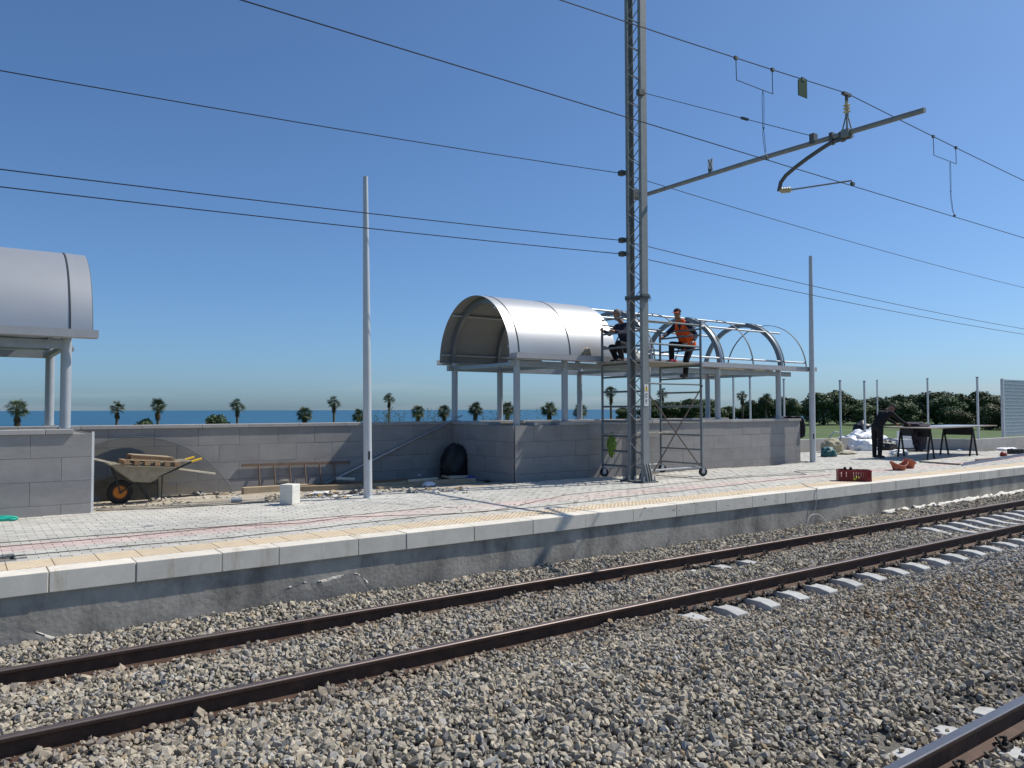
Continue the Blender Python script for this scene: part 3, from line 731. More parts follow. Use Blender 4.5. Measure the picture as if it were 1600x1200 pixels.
x_ = PY(1254, 130, sup.y).x; gz = mess_z(x_)
gp = thing('marker_plate', (x_, sup.y, gz-.3), 'dark green plate hanging from the carrying wire', 'sign')
MB().prism([(x_-.13, sup.y-.01, gz-.04), (x_-.02, sup.y-.01, gz+.03), (x_+.11, sup.y-.01, gz+.02), (x_+.11, sup.y-.01, gz-.29), (x_-.13, sup.y-.01, gz-.29)], (0,.012,0)).build('plate', M_green, gp)
MB().obox((x_, sup.y, gz+.0), (.06,.03,.06)).build('clamp', M_mastd, gp)
st0 = PY(1005, 145, MY0-.02); wire([st0, bx_+Vector((0,0,.08))], .0065, 'stay wire from the mast down to the middle of the cantilever', 'overhead wires')
MB().obox(st0+Vector((-.06,.02,0)), (.16,.1,.12)).build('stay_anchor', M_mastd, mt)
cp = st0.lerp(bx_+Vector((0,0,.08)), .64); MB().obox(cp, (.16,.04,.05), (bx_-st0).to_track_quat('X','Z').to_matrix()).build('stay_coupler', M_mastd, None, 'small dark coupler clamped on the stay wire', 'coupler')
def feeder(zs, y, lab, pxs):
    """zs: heights read off the photograph at the mast and either side, in the vertical plane of the mast"""
    wire(sag(-42, zs[1]+.05, MX, zs[1], y, zs[0], 30)[:-1]+sag(MX, zs[1], 66, zs[1]+.05, y, zs[2], 30), .0085, lab, 'overhead wires')
    MB().obox((MX-.06, y, zs[1]), (.12,.12,.1)).tube([(MX-.02, y, zs[1]), (MX+.175, y, zs[1])], .016, 8).build('wire_bracket', M_mastd, mt)
feeder((1.0, 6.72, .68), MY1+.06, 'thick feeder wire on the highest bracket of the mast', 0)
feeder((.76, 5.24, .77), MY1+.06, 'thick feeder wire on the upper of the paired mast brackets', 0)
feeder((.66, 4.94, .67), MY1+.06, 'thick feeder wire on the lower of the paired mast brackets', 0)

# ------------------------------------------------------------------ scaffold tower
M_scaf = mat('scaffold_steel', (.17,.20,.22), .6, metal=.35, var=.2, scale=8, bump=.1)
M_brace = mat('rusty_brace', (.13,.10,.085), .75, metal=.2, var=.3, scale=12, bump=.1)
M_deck = mat('dusty_deck_plank', (.33,.30,.25), .9, var=.2, scale=5, bump=.2, orand=.15)
M_tyre = mat('black_rubber', (.025,.025,.025), .8, var=.2, bump=.1)
SX0, SX1, SY0, SY1 = 12.06, 13.98, 11.93, 13.2
sc = thing('scaffold_tower', ((SX0+SX1)/2, (SY0+SY1)/2, 0), 'wheeled steel scaffold tower standing between mast and parapet', 'scaffold')
for X in (SX0, SX1):
    for Y in (SY0, SY1):
        edge_smooth(MB().tube([(X, Y, .19), (X, Y, 3.62 if (Y == SY0) else 3.45)], .029, 10).build('upright', M_scaf, sc))
        w_ = thing_w = MB().lathe([(.03,-.022),(.085,-.022),(.1,-.012),(.1,.012),(.085,.022),(.03,.022)], (X+.03, Y-.01, .1), (.5,.87,0), 20).build('caster_wheel', M_tyre, sc)
        MB().lathe([(.05,-.025),(.05,.025)], (X+.03, Y-.01, .1), (.5,.87,0), 12).build('wheel_hub', M_galv, w_)
        MB().box(X-.035, X+.06, Y-.05, Y-.038, .09, .2).box(X-.035, X+.06, Y+.02, Y+.032, .09, .2).box(X-.045, X+.07, Y-.05, Y+.032, .185, .2).build('caster_fork', M_galv, sc)
    for i in range(11):
        z = .28+.333*i
        if abs(z-2.6) < .1 : z = 2.56
        if z > 3.5 and X > 13: z = 3.42
        edge_smooth(MB().tube([(X, SY0, z), (X, SY1, z)], .022, 8).build('rung', M_scaf, sc))
for Y in (SY0, SY1):
    for z in (.21, 2.12, 3.0, 3.5):
        if Y == SY1 and z == 2.12: continue
        edge_smooth(MB().tube([(SX0, Y, z), (SX1, Y, z)], .021, 8).build('guard_rail', M_scaf if z > .5 else M_galv, sc))
MB().tube([(SX0, SY0-.03, 2.05), (SX1-.1, SY0-.03, .24)], .015, 8).build('diagonal_brace', M_brace, sc)
MB().tube([(SX1, SY0-.05, 2.1), (SX0+.3, SY0-.05, .2)], .015, 8).build('diagonal_brace', M_brace, sc)
for i in range(4):
    MB().box(SX0-.28+.1*random.random(), SX1+.1+.12*random.random(), SY0+.02+.305*i, SY0+.31+.305*i, 2.583, 2.62+.004*i).build('deck_plank', M_deck, sc, bevel=.004)
MB().box(SX0-.15, SX1+.12, 12.86, 13.1, .966, 1.0).build('plank', M_deck, None, 'pale plank resting low across the scaffold rungs', 'plank', bevel=.004)

# ------------------------------------------------------------------ fence posts and mesh panel
M_post = mat('galvanised_post', (.50,.52,.54), .5, metal=.4, var=.1, bump=.03)
def fence_post(px, y, top_y, base_z, lab, r=.03):
    b = PY(px, 690, y); tp = PY(px, top_y, y)
    t = thing('fence_post', (b.x, y, base_z), lab, 'post', 'bare fence posts')
    MB().obox((b.x, y, (base_z-.02+tp.z)/2), (r*1.7, r*1.7, tp.z-base_z+.02)).build('shaft', M_post, t)
    MB().obox((b.x, y, tp.z+.012), (r*2.3, r*2.3, .025)).build('cap', M_mastd, t)
    MB().obox((b.x, y, base_z+.006), (.14, .14, .012)).build('foot_plate', M_post, t)
for p, ty in ((1147, 587), (1173, 590), (1226, 593)): fence_post(p, 16.8, ty, .05, 'thin galvanised fence post behind the half built shelter')
for p, ty, y in ((1314, 595, 16.86), (1352, 596, 16.9)): fence_post(p, y, ty, .42, 'galvanised fence post on the low wall behind the rubbish bags', .035)
fence_post(1372, 17.0, 595, .42, 'slim galvanised fence post on the low wall right behind the bending man', .025)
fence_post(1451, 15.2, 592, .42, 'galvanised fence post on the low wall behind the work table, short of the corner')
fence_post(1529, 13.25, 590, .42, 'galvanised fence post on the corner of the low wall', .036)
M_mesh = mat('pale_mesh_bar', (.33,.40,.44), .45, metal=.4, var=.08, bump=0)
a = PY(1568, 686, 13.35); x0, x1 = a.x, a.x+2.6; z0, z1 = .42, PY(1568, 593, 13.35).z
fp = thing('mesh_fence_panel', ((x0+x1)/2, 13.35, z0), 'tall grey blue grating fence panel with fine upright bars', 'fence')
for x in (x0, x1, x1+2.5):
    MB().box(x-.05, x+.03, 13.3, 13.4, z0-.02, z1+.03).build('post', M_post, fp)
for xa in (x0+.03, x1+.03):
    n_ = 74
    vb = MB()
    for i in range(n_): vb.box(xa+.02+2.4*i/n_, xa+.043+2.4*i/n_, 13.34, 13.352, z0+.04, z1)
    o = vb.build('upright_bars', M_mesh, fp); o['kind'] = 'stuff'
    for i in range(17): MB().box(xa, xa+2.44, 13.332, 13.339, z0+.06+i*(z1-z0-.1)/16, z0+.075+i*(z1-z0-.1)/16).build('cross_bar', M_white if False else M_post, fp)

# ------------------------------------------------------------------ wheelbarrow
M_tray = mat('cement_caked_tray', (.34,.31,.24), .85, var=.25, scale=9, bump=.25, bscale=40)
M_frame = mat('dark_green_frame', (.045,.055,.05), .6, metal=.3, var=.25, bump=.1)
M_orange = mat('orange_wheel_rim', (.62,.20,.02), .5, var=.12, bump=.05)
M_grip = mat('yellow_grip', (.78,.48,.04), .5, var=.06, bump=0)
YWB = 14.95; GZ = bed_z(2.5, 15)
wc = PY(187, 768, YWB); WR = .21
wb = thing('wheelbarrow', (wc.x+.4, YWB, GZ-.0), 'cement stained wheelbarrow with orange wheel and yellow grips', 'wheelbarrow')
def wbp(x, y, dy=0.): return PY(x, y, YWB+dy)
cw = Vector((wc.x, YWB, GZ+WR))
tyre = [(.12,-.03),(.175,-.05),(.198,-.038),(WR,-.012),(WR,.012),(.198,.038),(.175,.05),(.12,.03)]
wh = edge_smooth(MB().lathe(tyre, cw, (0,1,0), 28).build('wheel', M_tyre, wb))
edge_smooth(MB().lathe([(.02,-.05),(.03,-.04),(.06,-.038),(.118,-.028),(.123,-.034),(.123,.034),(.118,.028),(.06,.038),(.03,.04),(.02,.05)], cw, (0,1,0), 24).build('rim', M_orange, wh))
MB().lathe([(.024,-.11),(.024,.11)], cw, (0,1,0), 10).build('axle', M_frame, wh)
fz = GZ-.04
# tray: open tub with sloping sides
def tray():
    m = MB(); topz = wbp(182, 726).z; rim = [(wbp(168,725).x, topz+.02), (wbp(292,722).x, topz+.03)]
    bot = [(wbp(205,752).x, wbp(205,752).z), (wbp(232,753).x, wbp(232,753).z)]
    w1, w0 = .3, .17
    T = [(rim[0][0], -w1*.8, rim[0][1]), (rim[1][0], -w1, rim[1][1]), (rim[1][0], w1, rim[1][1]), (rim[0][0], w1*.8, rim[0][1])]
    B = [(bot[0][0], -w0, bot[0][1]), (bot[1][0], -w0, bot[1][1]), (bot[1][0], w0, bot[1][1]), (bot[0][0], w0, bot[0][1])]
    for off in (0, .008):
        m.add([(x, YWB+y*(1-off*3), z+off*1.5) for x, y, z in B+T], [(0,3,2,1),(0,1,5,4),(1,2,6,5),(2,3,7,6),(3,0,4,7)])
    o = m.build('tray', M_tray, wb, bevel=.015)
    MB().tube([(x, YWB+y, z) for x, y, z in T+[T[0]]], .011, 6).build('tray_rim', M_tray, o)
tray()
for sg in (-1, 1):
    gp_ = wbp(303 if sg < 0 else 280, 719 if sg < 0 else 717, .27*sg); gp_ = Vector((wbp(296, 720).x, YWB+.28*sg, wbp(300, 719).z))
    P = [cw+Vector((0, .07*sg, 0)), Vector((wbp(212,752).x, YWB+.12*sg, wbp(212,752).z-.015)), Vector((wbp(240,745).x, YWB+.18*sg, wbp(240,745).z-.01)), Vector((wbp(272,731).x, YWB+.26*sg, wbp(272,731).z)), gp_]
    MB().tube(P, .014, 8).build('handle_bar', M_frame, wb)
    edge_smooth(MB().tube([gp_+Vector((-.03,0,-.008)), gp_+Vector((.15,0,.04))], .02, 10).build('grip', M_grip, wb))
    lx = wbp(236, 745).x; l2 = wbp(252, 780).x
    MB().tube([(wbp(214,752).x, YWB+.14*sg, wbp(214,752).z), (wbp(236,781).x, YWB+.15*sg, GZ+.012), (wbp(243,782).x, YWB+.15*sg, GZ+.01), (wbp(249,778).x, YWB+.16*sg, GZ+.04), (wbp(250,742).x, YWB+.2*sg, wbp(250,742).z)], .011, 6).build('leg', M_frame, wb)
    MB().tube([cw+Vector((0, .07*sg, 0)), (wbp(174,727).x, YWB+.1*sg, wbp(174,727).z)], .012, 6).build('front_stay', M_frame, wb)
fd = MB()
for i in range(10):
    a = R(70+12*i); 
    fd.v += [cw+Vector((math.cos(a)*.215, -.055, math.sin(a)*.215)), cw+Vector((math.cos(a)*.215, .055, math.sin(a)*.215))]
fd.f = [(2*i, 2*i+1, 2*i+3, 2*i+2) for i in range(9)]
o = fd.build('mudguard', M_frame, wb); sol = o.modifiers.new('solid', 'SOLIDIFY'); sol.thickness = .005
# load on the barrow
M_pale = mat('pale_new_board', (.62,.55,.42), .85, var=.15, scale=8, bump=.12, orand=.1)
zt = wbp(182, 726).z+.03
MB().bar(wbp(120, 711, -.02), wbp(196, 728, -.02), .1, .03).build('plank', M_pale, None, 'pale plank sticking out over the wheel end of the barrow', 'plank')
MB().bar(wbp(236, 727, .1), wbp(336, 740, .1), .1, .03).build('plank', M_pale, None, 'pale plank sticking out past the barrow grips', 'plank')
pal = thing('small_pallet', (wbp(228, 728).x, YWB, wbp(228, 730).z), 'short brown pallet crate lying on the wheelbarrow tray', 'pallet')
pa, pb = wbp(193, 724), wbp(270, 727); dv = (pb-pa); n_ = 5; uz = Vector((0,0,1))
tp0, tp1 = wbp(203, 710), wbp(266, 714)
for yy in (-.2, -.07, .06, .19): MB().bar(tp0+Vector((0,yy,0)), tp1+Vector((0,yy,0)), .1, .016).build('top_slat', M_wood, pal)
for yy in (-.22, 0, .2): MB().bar(tp0+Vector((-.02,yy,-.045)), tp1+Vector((.02,yy,-.045)), .045, .075).build('bearer', M_wood2, pal)
for i in range(6):
    c_ = pa.lerp(pb, i/5.)+Vector((0,0,.035)); MB().bar(c_+Vector((0,-.36,.0)), c_+Vector((0,.24,.0)), .085, .07).build('cross_slat', M_wood2, pal)
MB().bar(pa+Vector((0,-.33,.078)), pb+Vector((0,-.33,.078)), .06, .016).build('edge_slat', M_wood, pal)
MB().bar(wbp(190, 729, 0)+Vector((0,-.02,.03)), wbp(270, 731, 0)+Vector((0,-.02,.03)), .62, .014).build('plank', M_pale, None, 'pale board under the pallet on the barrow tray', 'plank')

# ------------------------------------------------------------------ clear arched end panel leaning on the rear wall
def glass_mat():
    m = bpy.data.materials.new('smoked_acrylic'); m.use_nodes = True; n = m.node_tree.nodes; L = m.node_tree.links
    n.remove(n['Principled BSDF']); tr = n.new('ShaderNodeBsdfTransparent'); tr.inputs[0].default_value = (.92,.90,.85,1)
    gl = n.new('ShaderNodeBsdfGlossy'); gl.inputs['Roughness'].default_value = .08; gl.inputs[0].default_value = (.8,.8,.8,1)
    nz = n.new('ShaderNodeTexNoise'); nz.inputs['Scale'].default_value = 3; df = n.new('ShaderNodeBsdfDiffuse'); df.inputs[0].default_value = (.35,.32,.27,1)
    fr = n.new('ShaderNodeFresnel'); fr.inputs[0].default_value = 1.45
    mx = n.new('ShaderNodeMixShader'); mx2 = n.new('ShaderNodeMixShader'); mr = n.new('ShaderNodeMapRange'); mr.inputs[3].default_value = .0; mr.inputs[4].default_value = .04
    L.new(nz.outputs['Fac'], mr.inputs[0]); L.new(mr.outputs[0], mx2.inputs[0]); L.new(tr.outputs[0], mx2.inputs[1]); L.new(df.outputs[0], mx2.inputs[2])
    L.new(fr.outputs[0], mx.inputs[0]); L.new(mx2.outputs[0], mx.inputs[1]); L.new(gl.outputs[0], mx.inputs[2]); L.new(mx.outputs[0], n['Material Output'].inputs[0])
    return m
M_acr = glass_mat()
xR = PY(365, 767, 15.6).x; xT = PY(215, 683, 15.85).x; zT = PY(215, 683, 15.85).z; hw = xR-xT; z0 = -.09
RA = (hw*hw+(zT-z0)**2)/(2*(zT-z0)); a1 = math.asin(min(1, hw/RA)); zc = zT-RA
ring = []
for i in range(41):
    a = -a1+2*a1*i/40; x, z = xT+RA*math.sin(a), zc+RA*math.cos(a); ring.append(Vector((x, 15.6+.38*(z-z0)/(zT-z0), z)))
ap = thing('arched_panel', (xT, 15.6, z0), 'big clear arched end panel with dark rim leaning on the rear wall', 'panel')
MB().prism(ring, (0, .006, 0)).build('clear_sheet', M_acr, ap)
MB().tube([p+Vector((0,.003,0)) for p in ring], .008, 6).build('rim', M_mastd, ap)

# ------------------------------------------------------------------ ladder on its side, planks, leaning profiles, stone block
def wz(x, y): return bed_z(x, y)
yl0, yl1 = 15.88, 15.99
la, lb = PY(378, 727, yl1), PY(547, 722, yl1); lc, ld = PY(372, 759, yl0), PY(522, 754, yl0)
lc.z = max(lc.z, -.06); ld.z = lc.z
lad = thing('ladder', ((la.x+lb.x)/2, 15.8, -.09), 'brown wooden ladder lying on its side against the rear wall', 'ladder')
M_lad = mat('grey_brown_ladder', (.19,.13,.095), .85, var=.25, bump=.15)
MB().bar(la, lb, .035, .05).build('side_rail', M_lad, lad); MB().bar(Vector((la.x, yl0, -.055)), Vector((lb.x, yl0, -.055)), .035, .05).build('side_rail', M_lad, lad)
for p in (404, 428, 452, 476, 499, 522):
    t_ = PY(p, 725, yl1); f_ = (t_.x-la.x)/(lb.x-la.x); q = la.lerp(lb, f_)
    MB().tube([q, (q.x, yl0, -.055)], .017, 8).build('rung', M_lad, lad)
def plank(pa, pb, w, h, m, lab, name='plank', zo=None):
    a = PZ(*pa, wz(4, 15)); b = PZ(*pb, wz(4, 15)); a.z = wz(a.x, a.y)+h/2; b.z = wz(b.x, b.y)+h/2
    if zo: a.z += zo; b.z += zo
    return MB().bar(a, b, w, h).build(name, m, None, lab, 'plank', bevel=.004)
plank((379, 771), (480, 765), .18, .13, M_wood, 'thick timber beam lying behind the white stone block', 'timber_beam')
plank((456, 768), (565, 764), .12, .1, M_wood, 'timber plank lying between the block and the lamp post')
plank((583, 764), (742, 757), .14, .1, M_wood, 'long timber plank lying beyond the lamp post toward the shaded corner')
plank((420, 763), (640, 752), .1, .06, M_wood2, 'thin dark plank behind the timber beams')
plank((703, 756), (730, 754), .1, .05, M_pale, 'short pale offcut lying on the long timber plank', 'offcut', .1)
plank((692, 752), (707, 758), .08, .04, M_wood, 'small crosswise offcut beside the black heap', 'offcut', .1)
M_prof = mat('grey_metal_profile', (.40,.42,.46), .4, metal=.6, var=.1, bump=.02)
for i, (d0, d1, lab) in enumerate(((0, 0, 'outer'), (.05, .04, 'middle'), (.10, .09, 'inner'))):
    a = PZ(505+5*i, 758-i, -.07); a.z = -.05+.01*i; b = PY(722-7*i, 649+3*i, 15.98); 
    MB().bar(a, b, .05, .028).build('metal_profile', M_prof, None, 'long grey metal profile leaning from the ground up onto the rear wall', 'profile', 'metal profiles leaning on the rear wall')
M_block = mat('white_stone_block', (.66,.64,.58), .85, var=.1, scale=6, bump=.35, bscale=30)
c_ = PZ(455, 789); MB().obox((c_.x+.02, c_.y+.12, .165), (.24,.24,.33), Matrix.Rotation(R(38), 3, 'Z')).build('stone_block', M_block, None, 'rough white stone block standing upright on the paving', 'block', bevel=.012)

def lump(name, c, size, m, lab, cat, amp=.25, freq=2.2, sub=4, seed=0, group=None, flat=True, wrinkle=.06, rz=0., parent=None):
    def f(p):
        q = p*freq+Vector((seed*3.1, seed*1.7, seed))
        return 1+amp*noise.noise(q)+wrinkle*(1-2*abs(noise.noise(q*3.2)))+wrinkle*.6*(1-2*abs(noise.noise(q*7.)))
    mb = MB().ball((0,0,0), 1, sub=sub, f=f); rm = Matrix.Rotation(rz, 3, 'Z')
    pts = []
    for v in mb.v:
        p = Vector((v.x*size[0], v.y*size[1], v.z*size[2]))
        if flat and p.z < -size[2]*.55: p.z = -size[2]*.55-.02*(abs(p.z)-size[2]*.55)
        pts.append(rm @ p+Vector(c)+Vector((0,0,size[2]*.55)))
    mb.v = pts
    o = mb.build(name, m, parent, lab, cat, group, smooth=True); return o
M_black = mat('black_plastic', (.012,.013,.016), .45, var=.3, bump=.15, bscale=12)
M_wplas = mat('white_plastic', (.78,.79,.82), .45, var=.06, scale=6, bump=.25, bscale=9)
M_teal = mat('teal_plastic', (.02,.10,.11), .5, var=.2, bump=.2)
M_sack = mat('jute_sack', (.34,.31,.22), .9, var=.2, bump=.3)
M_blue = mat('blue_film', (.03,.07,.28), .4, var=.2, bump=.1)
M_turq = mat('turquoise_netting', (.02,.42,.30), .6, var=.2, bump=.3)
M_cloth = mat('dark_purple_cloth', (.035,.03,.045), .9, var=.25, bump=.3)
c_ = PZ(716, 747, -.06)
lump('rubbish_sack', (c_.x+.02, c_.y+.1, -.08), (.40,.30,.52), M_black, 'big black rubbish sack in the shaded corner of the walls', 'sack', seed=1, amp=.15)
c_ = PZ(690, 742, -.08); lump('plastic_sheet', (c_.x, c_.y+.2, -.08), (.2,.15,.38), M_wplas, 'crumpled clear plastic behind the black sack', 'plastic', seed=4, amp=.4)
c_ = PZ(655, 748, -.08); lump('plastic_sheet', (c_.x, c_.y+.1, -.08), (.28,.15,.12), M_wplas, 'low crumpled plastic film left of the black sack', 'plastic', seed=6, amp=.4)
c_ = PZ(735, 753, -.05); lump('blue_film', (c_.x, c_.y, -.05), (.14,.1,.08), M_blue, 'scrap of blue film beside the black sack', 'plastic', seed=8, amp=.4, sub=3)
c_ = PZ(670, 759, -.03); lump('cement_bag', (c_.x, c_.y, -.03), (.13,.09,.05), M_wplas, 'white crumpled paper bag at the end of the long plank', 'bag', seed=9, amp=.4, sub=3)
c_ = PZ(12, 812); lump('net_bundle', (c_.x-.1, c_.y-.1, 0), (.22,.06,.05), M_turq, 'turquoise plastic netting bundle at the foot of the parapet', 'netting', seed=3, amp=.2, sub=4, rz=R(-20))
c_ = PZ(525, 757, -.05)
m = MB().bar((c_.x, c_.y, .08), (PZ(560, 757, -.05).x, c_.y-.1, .05), .12, .06); m.build('rolled_paper', mat('paper_roll', (.6,.57,.48), .9, var=.15, bump=.3), None, 'flattened pale paper roll on top of the planks', 'paper', bevel=.02)
# rubble beside the block
def scatter(name, lab, pxs, n, rr, cols, zf, seed):
    rnd = random.Random(seed); mb = MB(); cl_ = []
    for i in range(n):
        p = PZ(rnd.uniform(pxs[0], pxs[2]), rnd.uniform(pxs[1], pxs[3]), zf); r_ = rnd.uniform(*rr)
        k0 = len(mb.v); mb.ball((p.x, p.y, wz(p.x, p.y)+r_*.4 if p.y > 13.1 and p.x < 9.9 else r_*.3), r_, (rnd.uniform(.7,1.6), rnd.uniform(.7,1.3), rnd.uniform(.35,.8)), 1, Matrix.Rotation(rnd.random()*6, 3, 'Z'), lambda v: rnd.uniform(.75, 1.2))
        c = rnd.choice(cols); v = rnd.uniform(.8, 1.15); cl_ += [(c[0]*v, c[1]*v, c[2]*v, 1)]*(len(mb.v)-k0)
    o = mb.build(name, M_paver, None, lab, 'rubble', kind='stuff')
    ca = o.data.color_attributes.new('tint', 'FLOAT_COLOR', 'POINT'); ca.data.foreach_set('color', np.array(cl_, np.float32).ravel())
scatter('rubble', 'heap of broken stone and yellow crumbs beside the white block', (475, 768, 545, 782), 150, (.015,.05), [(.55,.5,.42),(.45,.3,.12),(.6,.58,.54),(.3,.28,.25)], -.03, 5)
scatter('rubble', 'dark crumbs of rubble in front of the timber beam', (415, 772, 440, 784), 60, (.01,.03), [(.3,.26,.2),(.2,.18,.15)], -.03, 6)
scatter('rubble', 'scraps and stone chips along the foot of the rear wall', (230, 765, 375, 781), 70, (.01,.04), [(.5,.46,.38),(.3,.27,.22),(.62,.6,.55)], -.08, 7)
scatter('grit', 'scattered grit and dirt crumbs on the paving', (150, 770, 1250, 800), 240, (.006,.016), [(.15,.14,.12),(.3,.27,.22)], 0, 8)
c_ = PZ(361, 786); MB().lathe([(.03,0),(.045,.0),(.045,.17),(.03,.17)], (c_.x, c_.y, .045), (1,-.25,0), 14).build('tin_can', M_galv, None, 'small grey tin lying alone on the paving', 'can')
MB().bar(PZ(225, 823.5)+Vector((0,0,.012)), PZ(240, 822.5)+Vector((0,0,.012)), .03, .024).build('offcut', M_block, None, 'tiny pale offcut lying on the paving blocks by the red strip', 'offcut')

# ------------------------------------------------------------------ cables
def cable(pts, r, m, lab, wob=.03, z=None):
    P = [PZ(x, y, 0) for x, y in pts]; Q = []
    for p, q in zip(P[:-1], P[1:]):
        k_ = max(2, int((q-p).length/.15))
        for i in range(k_): Q.append(p.lerp(q, i/k_))
    Q.append(P[-1])
    Q = [Vector((p.x+wob*fbm(p.x, 1, 1.1, i_*0+len(pts)), p.y+wob*1.6*fbm(p.x, 7, .9, len(pts)), (.006 if p.y > YT else .010)+r)) for i_, p in enumerate(Q)]
    return MB().tube(Q, r, 6).build('cable', m, None, lab, 'cable')
M_cab = mat('black_cable', (.015,.015,.015), .6, var=.1, bump=0)
M_cabr = mat('dull_red_cable', (.10,.025,.02), .6, var=.1, bump=0)
M_cabw = mat('white_cable', (.68,.67,.62), .5, var=.05, bump=0)
cable([(-160, 890), (0, 873), (75, 866), (200, 855), (360, 841), (560, 819), (680, 806), (760, 800), (840, 793), (960, 779), (1080, 766), (1200, 752), (1300, 742)], .0045, M_cab, 'black cable laid along the grey paving next to the tactile strip')
cable([(-160, 868), (0, 856), (200, 840), (360, 823), (470, 818), (545, 809), (640, 806), (760, 801), (800, 793), (880, 774), (1000, 763), (1150, 745), (1290, 737)], .004, M_cabr, 'dull red cable wandering along the red paving strip')
cable([(-160, 858), (0, 849), (200, 834), (360, 823), (560, 805), (690, 792)], .004, M_cab, 'thin black cable along the back edge of the red strip')
cable([(150, 799), (260, 795), (360, 789), (450, 783)], .006, M_cab, 'black cable on the paving behind the small grey tin')
cable([(1000, 741), (1080, 748), (1110, 750), (1180, 745), (1260, 742), (1240, 737), (1320, 733)], .006, M_cab, 'black cable looping from the scaffold wheel toward the red crate')
# white cable dropping over the platform edge in a loop
e0 = [PZ(1255, 757), PZ(1262, 761), PZ(1276, 764.5)]
we = PY(1277, 768, YE-.02)
pts = [p+Vector((0,0,.014)) for p in e0]+[Vector((we.x, YE-.012, .01)), PY(1275, 790, YE-.02), PY(1270, 815, YE-.03), PY(1272, 830, YE-.09), PY(1262, 822, YE-.12), PY(1266, 806, YE-.1), PY(1280, 804, YE-.1), PY(1290, 815, YE-.12), PZ(1291, 818, -.66), PZ(1275, 832, -.68), PZ(1240, 838, -.68)]
sp = []
for i in range(len(pts)-1):
    p0, p1, p2, p3 = pts[max(i-1,0)], pts[i], pts[i+1], pts[min(i+2, len(pts)-1)]
    for j in range(6):
        t_ = j/6.; sp.append(.5*((2*p1)+(p2-p0)*t_+(2*p0-5*p1+4*p2-p3)*t_*t_+(3*p1-p0-3*p2+p3)*t_**3))
sp.append(pts[-1]); MB().tube(sp, .006, 6).build('cable', M_cabw, None, 'white cable hanging in a loop over the platform edge', 'cable')

# ------------------------------------------------------------------ crate, buckets, tools on the right part of the platform
M_red = mat('dark_red_plastic', (.22,.02,.018), .5, var=.12, bump=.05)
M_terra = mat('terracotta_plastic', (.42,.10,.05), .55, var=.2, scale=12, bump=.1, col2=(.45,.32,.24), c2scale=6, c2lo=.58, c2hi=.7)
M_hivis = mat('yellow_glove', (.55,.6,.05), .7, var=.1, bump=.1)
ca_ = PZ(1311, 752); cb_ = PZ(1362, 753); d_ = Vector((cb_.x-ca_.x, cb_.y-ca_.y, 0)); Lc = .48
ux = d_.normalized(); uy = Vector((-ux.y, ux.x, 0)); Lc = d_.length; Wc = .34; Hc = .24
cr = thing('plastic_crate', (ca_+cb_)/2+uy*Wc/2, 'dark red slotted plastic crate near the platform edge', 'crate')
RM = Matrix((ux, uy, Vector((0,0,1)))).transposed()
def cq(a, b, z): return ca_+ux*a+uy*b+Vector((0,0,z))
MB().obox(cq(Lc/2, Wc/2, .008), (Lc-.02, Wc-.02, .016), RM).build('bottom', M_red, cr)
for b, nm in ((0, 'side_panel'), (Wc, 'side_panel')):
    m = MB()
    m.obox(cq(Lc/2, b, .035), (Lc, .012, .07), RM); m.obox(cq(Lc/2, b, Hc-.02), (Lc, .02, .04), RM)
    for i in range(13): m.obox(cq(Lc*(i+.5)/13, b, Hc/2), (Lc/13*.72, .01, Hc-.06), RM)
    m.obox(cq(Lc/2, b, .12), (Lc, .01, .012), RM); m.build(nm, M_red, cr)
for a in (0, Lc):
    m = MB(); m.obox(cq(a, Wc/2, .035), (.012, Wc, .07), RM); m.obox(cq(a, Wc/2, Hc-.02), (.02, Wc, .04), RM)
    for i in range(9): m.obox(cq(a, Wc*(i+.5)/9, Hc/2), (.01, Wc/9*.72, Hc-.06), RM)
    m.build('end_panel', M_red, cr)
p = cq(Lc*.55, .06, .016); lump('work_glove', p, (.09,.045,.06), M_hivis, 'yellow glove lying inside the red crate', 'glove', seed=2, sub=3)
for i, a in enumerate((.2, .38)):
    p = cq(Lc*a, Wc*.6, .1); MB().capsule(p, p+Vector((.05,.0,.17)), .04, .03).capsule(p+Vector((.05,0,.17)), p+Vector((-.03,-.05,.18)), .03, .025).build('power_tool', M_black, None, 'black power tool standing in the red crate' if i else 'black power tool leaning in the corner of the red crate', 'tool')
def hod(c, rz, lab):
    t = thing('mortar_bucket', c, lab, 'bucket', 'terracotta mortar buckets'); rm = Matrix.Rotation(rz, 3, 'Z'); m = MB()
    n_ = 20; O = []; I = []
    for k_, (r_, z) in enumerate(((.13, 0), (.16, .1), (.19, .2))):
        for i in range(n_):
            a = 2*math.pi*i/n_; zz = z
            if k_ == 2: zz = .17+.055*math.cos(2*a)
            O.append(Vector(c)+rm @ Vector((math.cos(a)*r_*1.2, math.sin(a)*r_*.85, zz)))
    m.v = O
    for k_ in range(2):
        for i in range(n_): m.f.append((k_*n_+i, k_*n_+(i+1) % n_, (k_+1)*n_+(i+1) % n_, (k_+1)*n_+i))
    m.f.append(tuple(range(n_))[::-1])
    o = m.build('shell', M_terra, t); so_ = o.modifiers.new('s', 'SOLIDIFY'); so_.thickness = .008
    MB().tube(O[2*n_:]+[O[2*n_]], .011, 6).build('rolled_rim', M_terra, t)
p = PZ(1411, 735); hod((p.x, p.y+.1, 0), R(-25), 'dusty terracotta mortar bucket with a raised lip in front of the work table')
p = PZ(1430, 732); hod((p.x, p.y+.16, 0), R(40), 'second terracotta mortar bucket tucked behind the first')
def onp(px, py, z=0.): p = PZ(px, py); p.z = z; return p
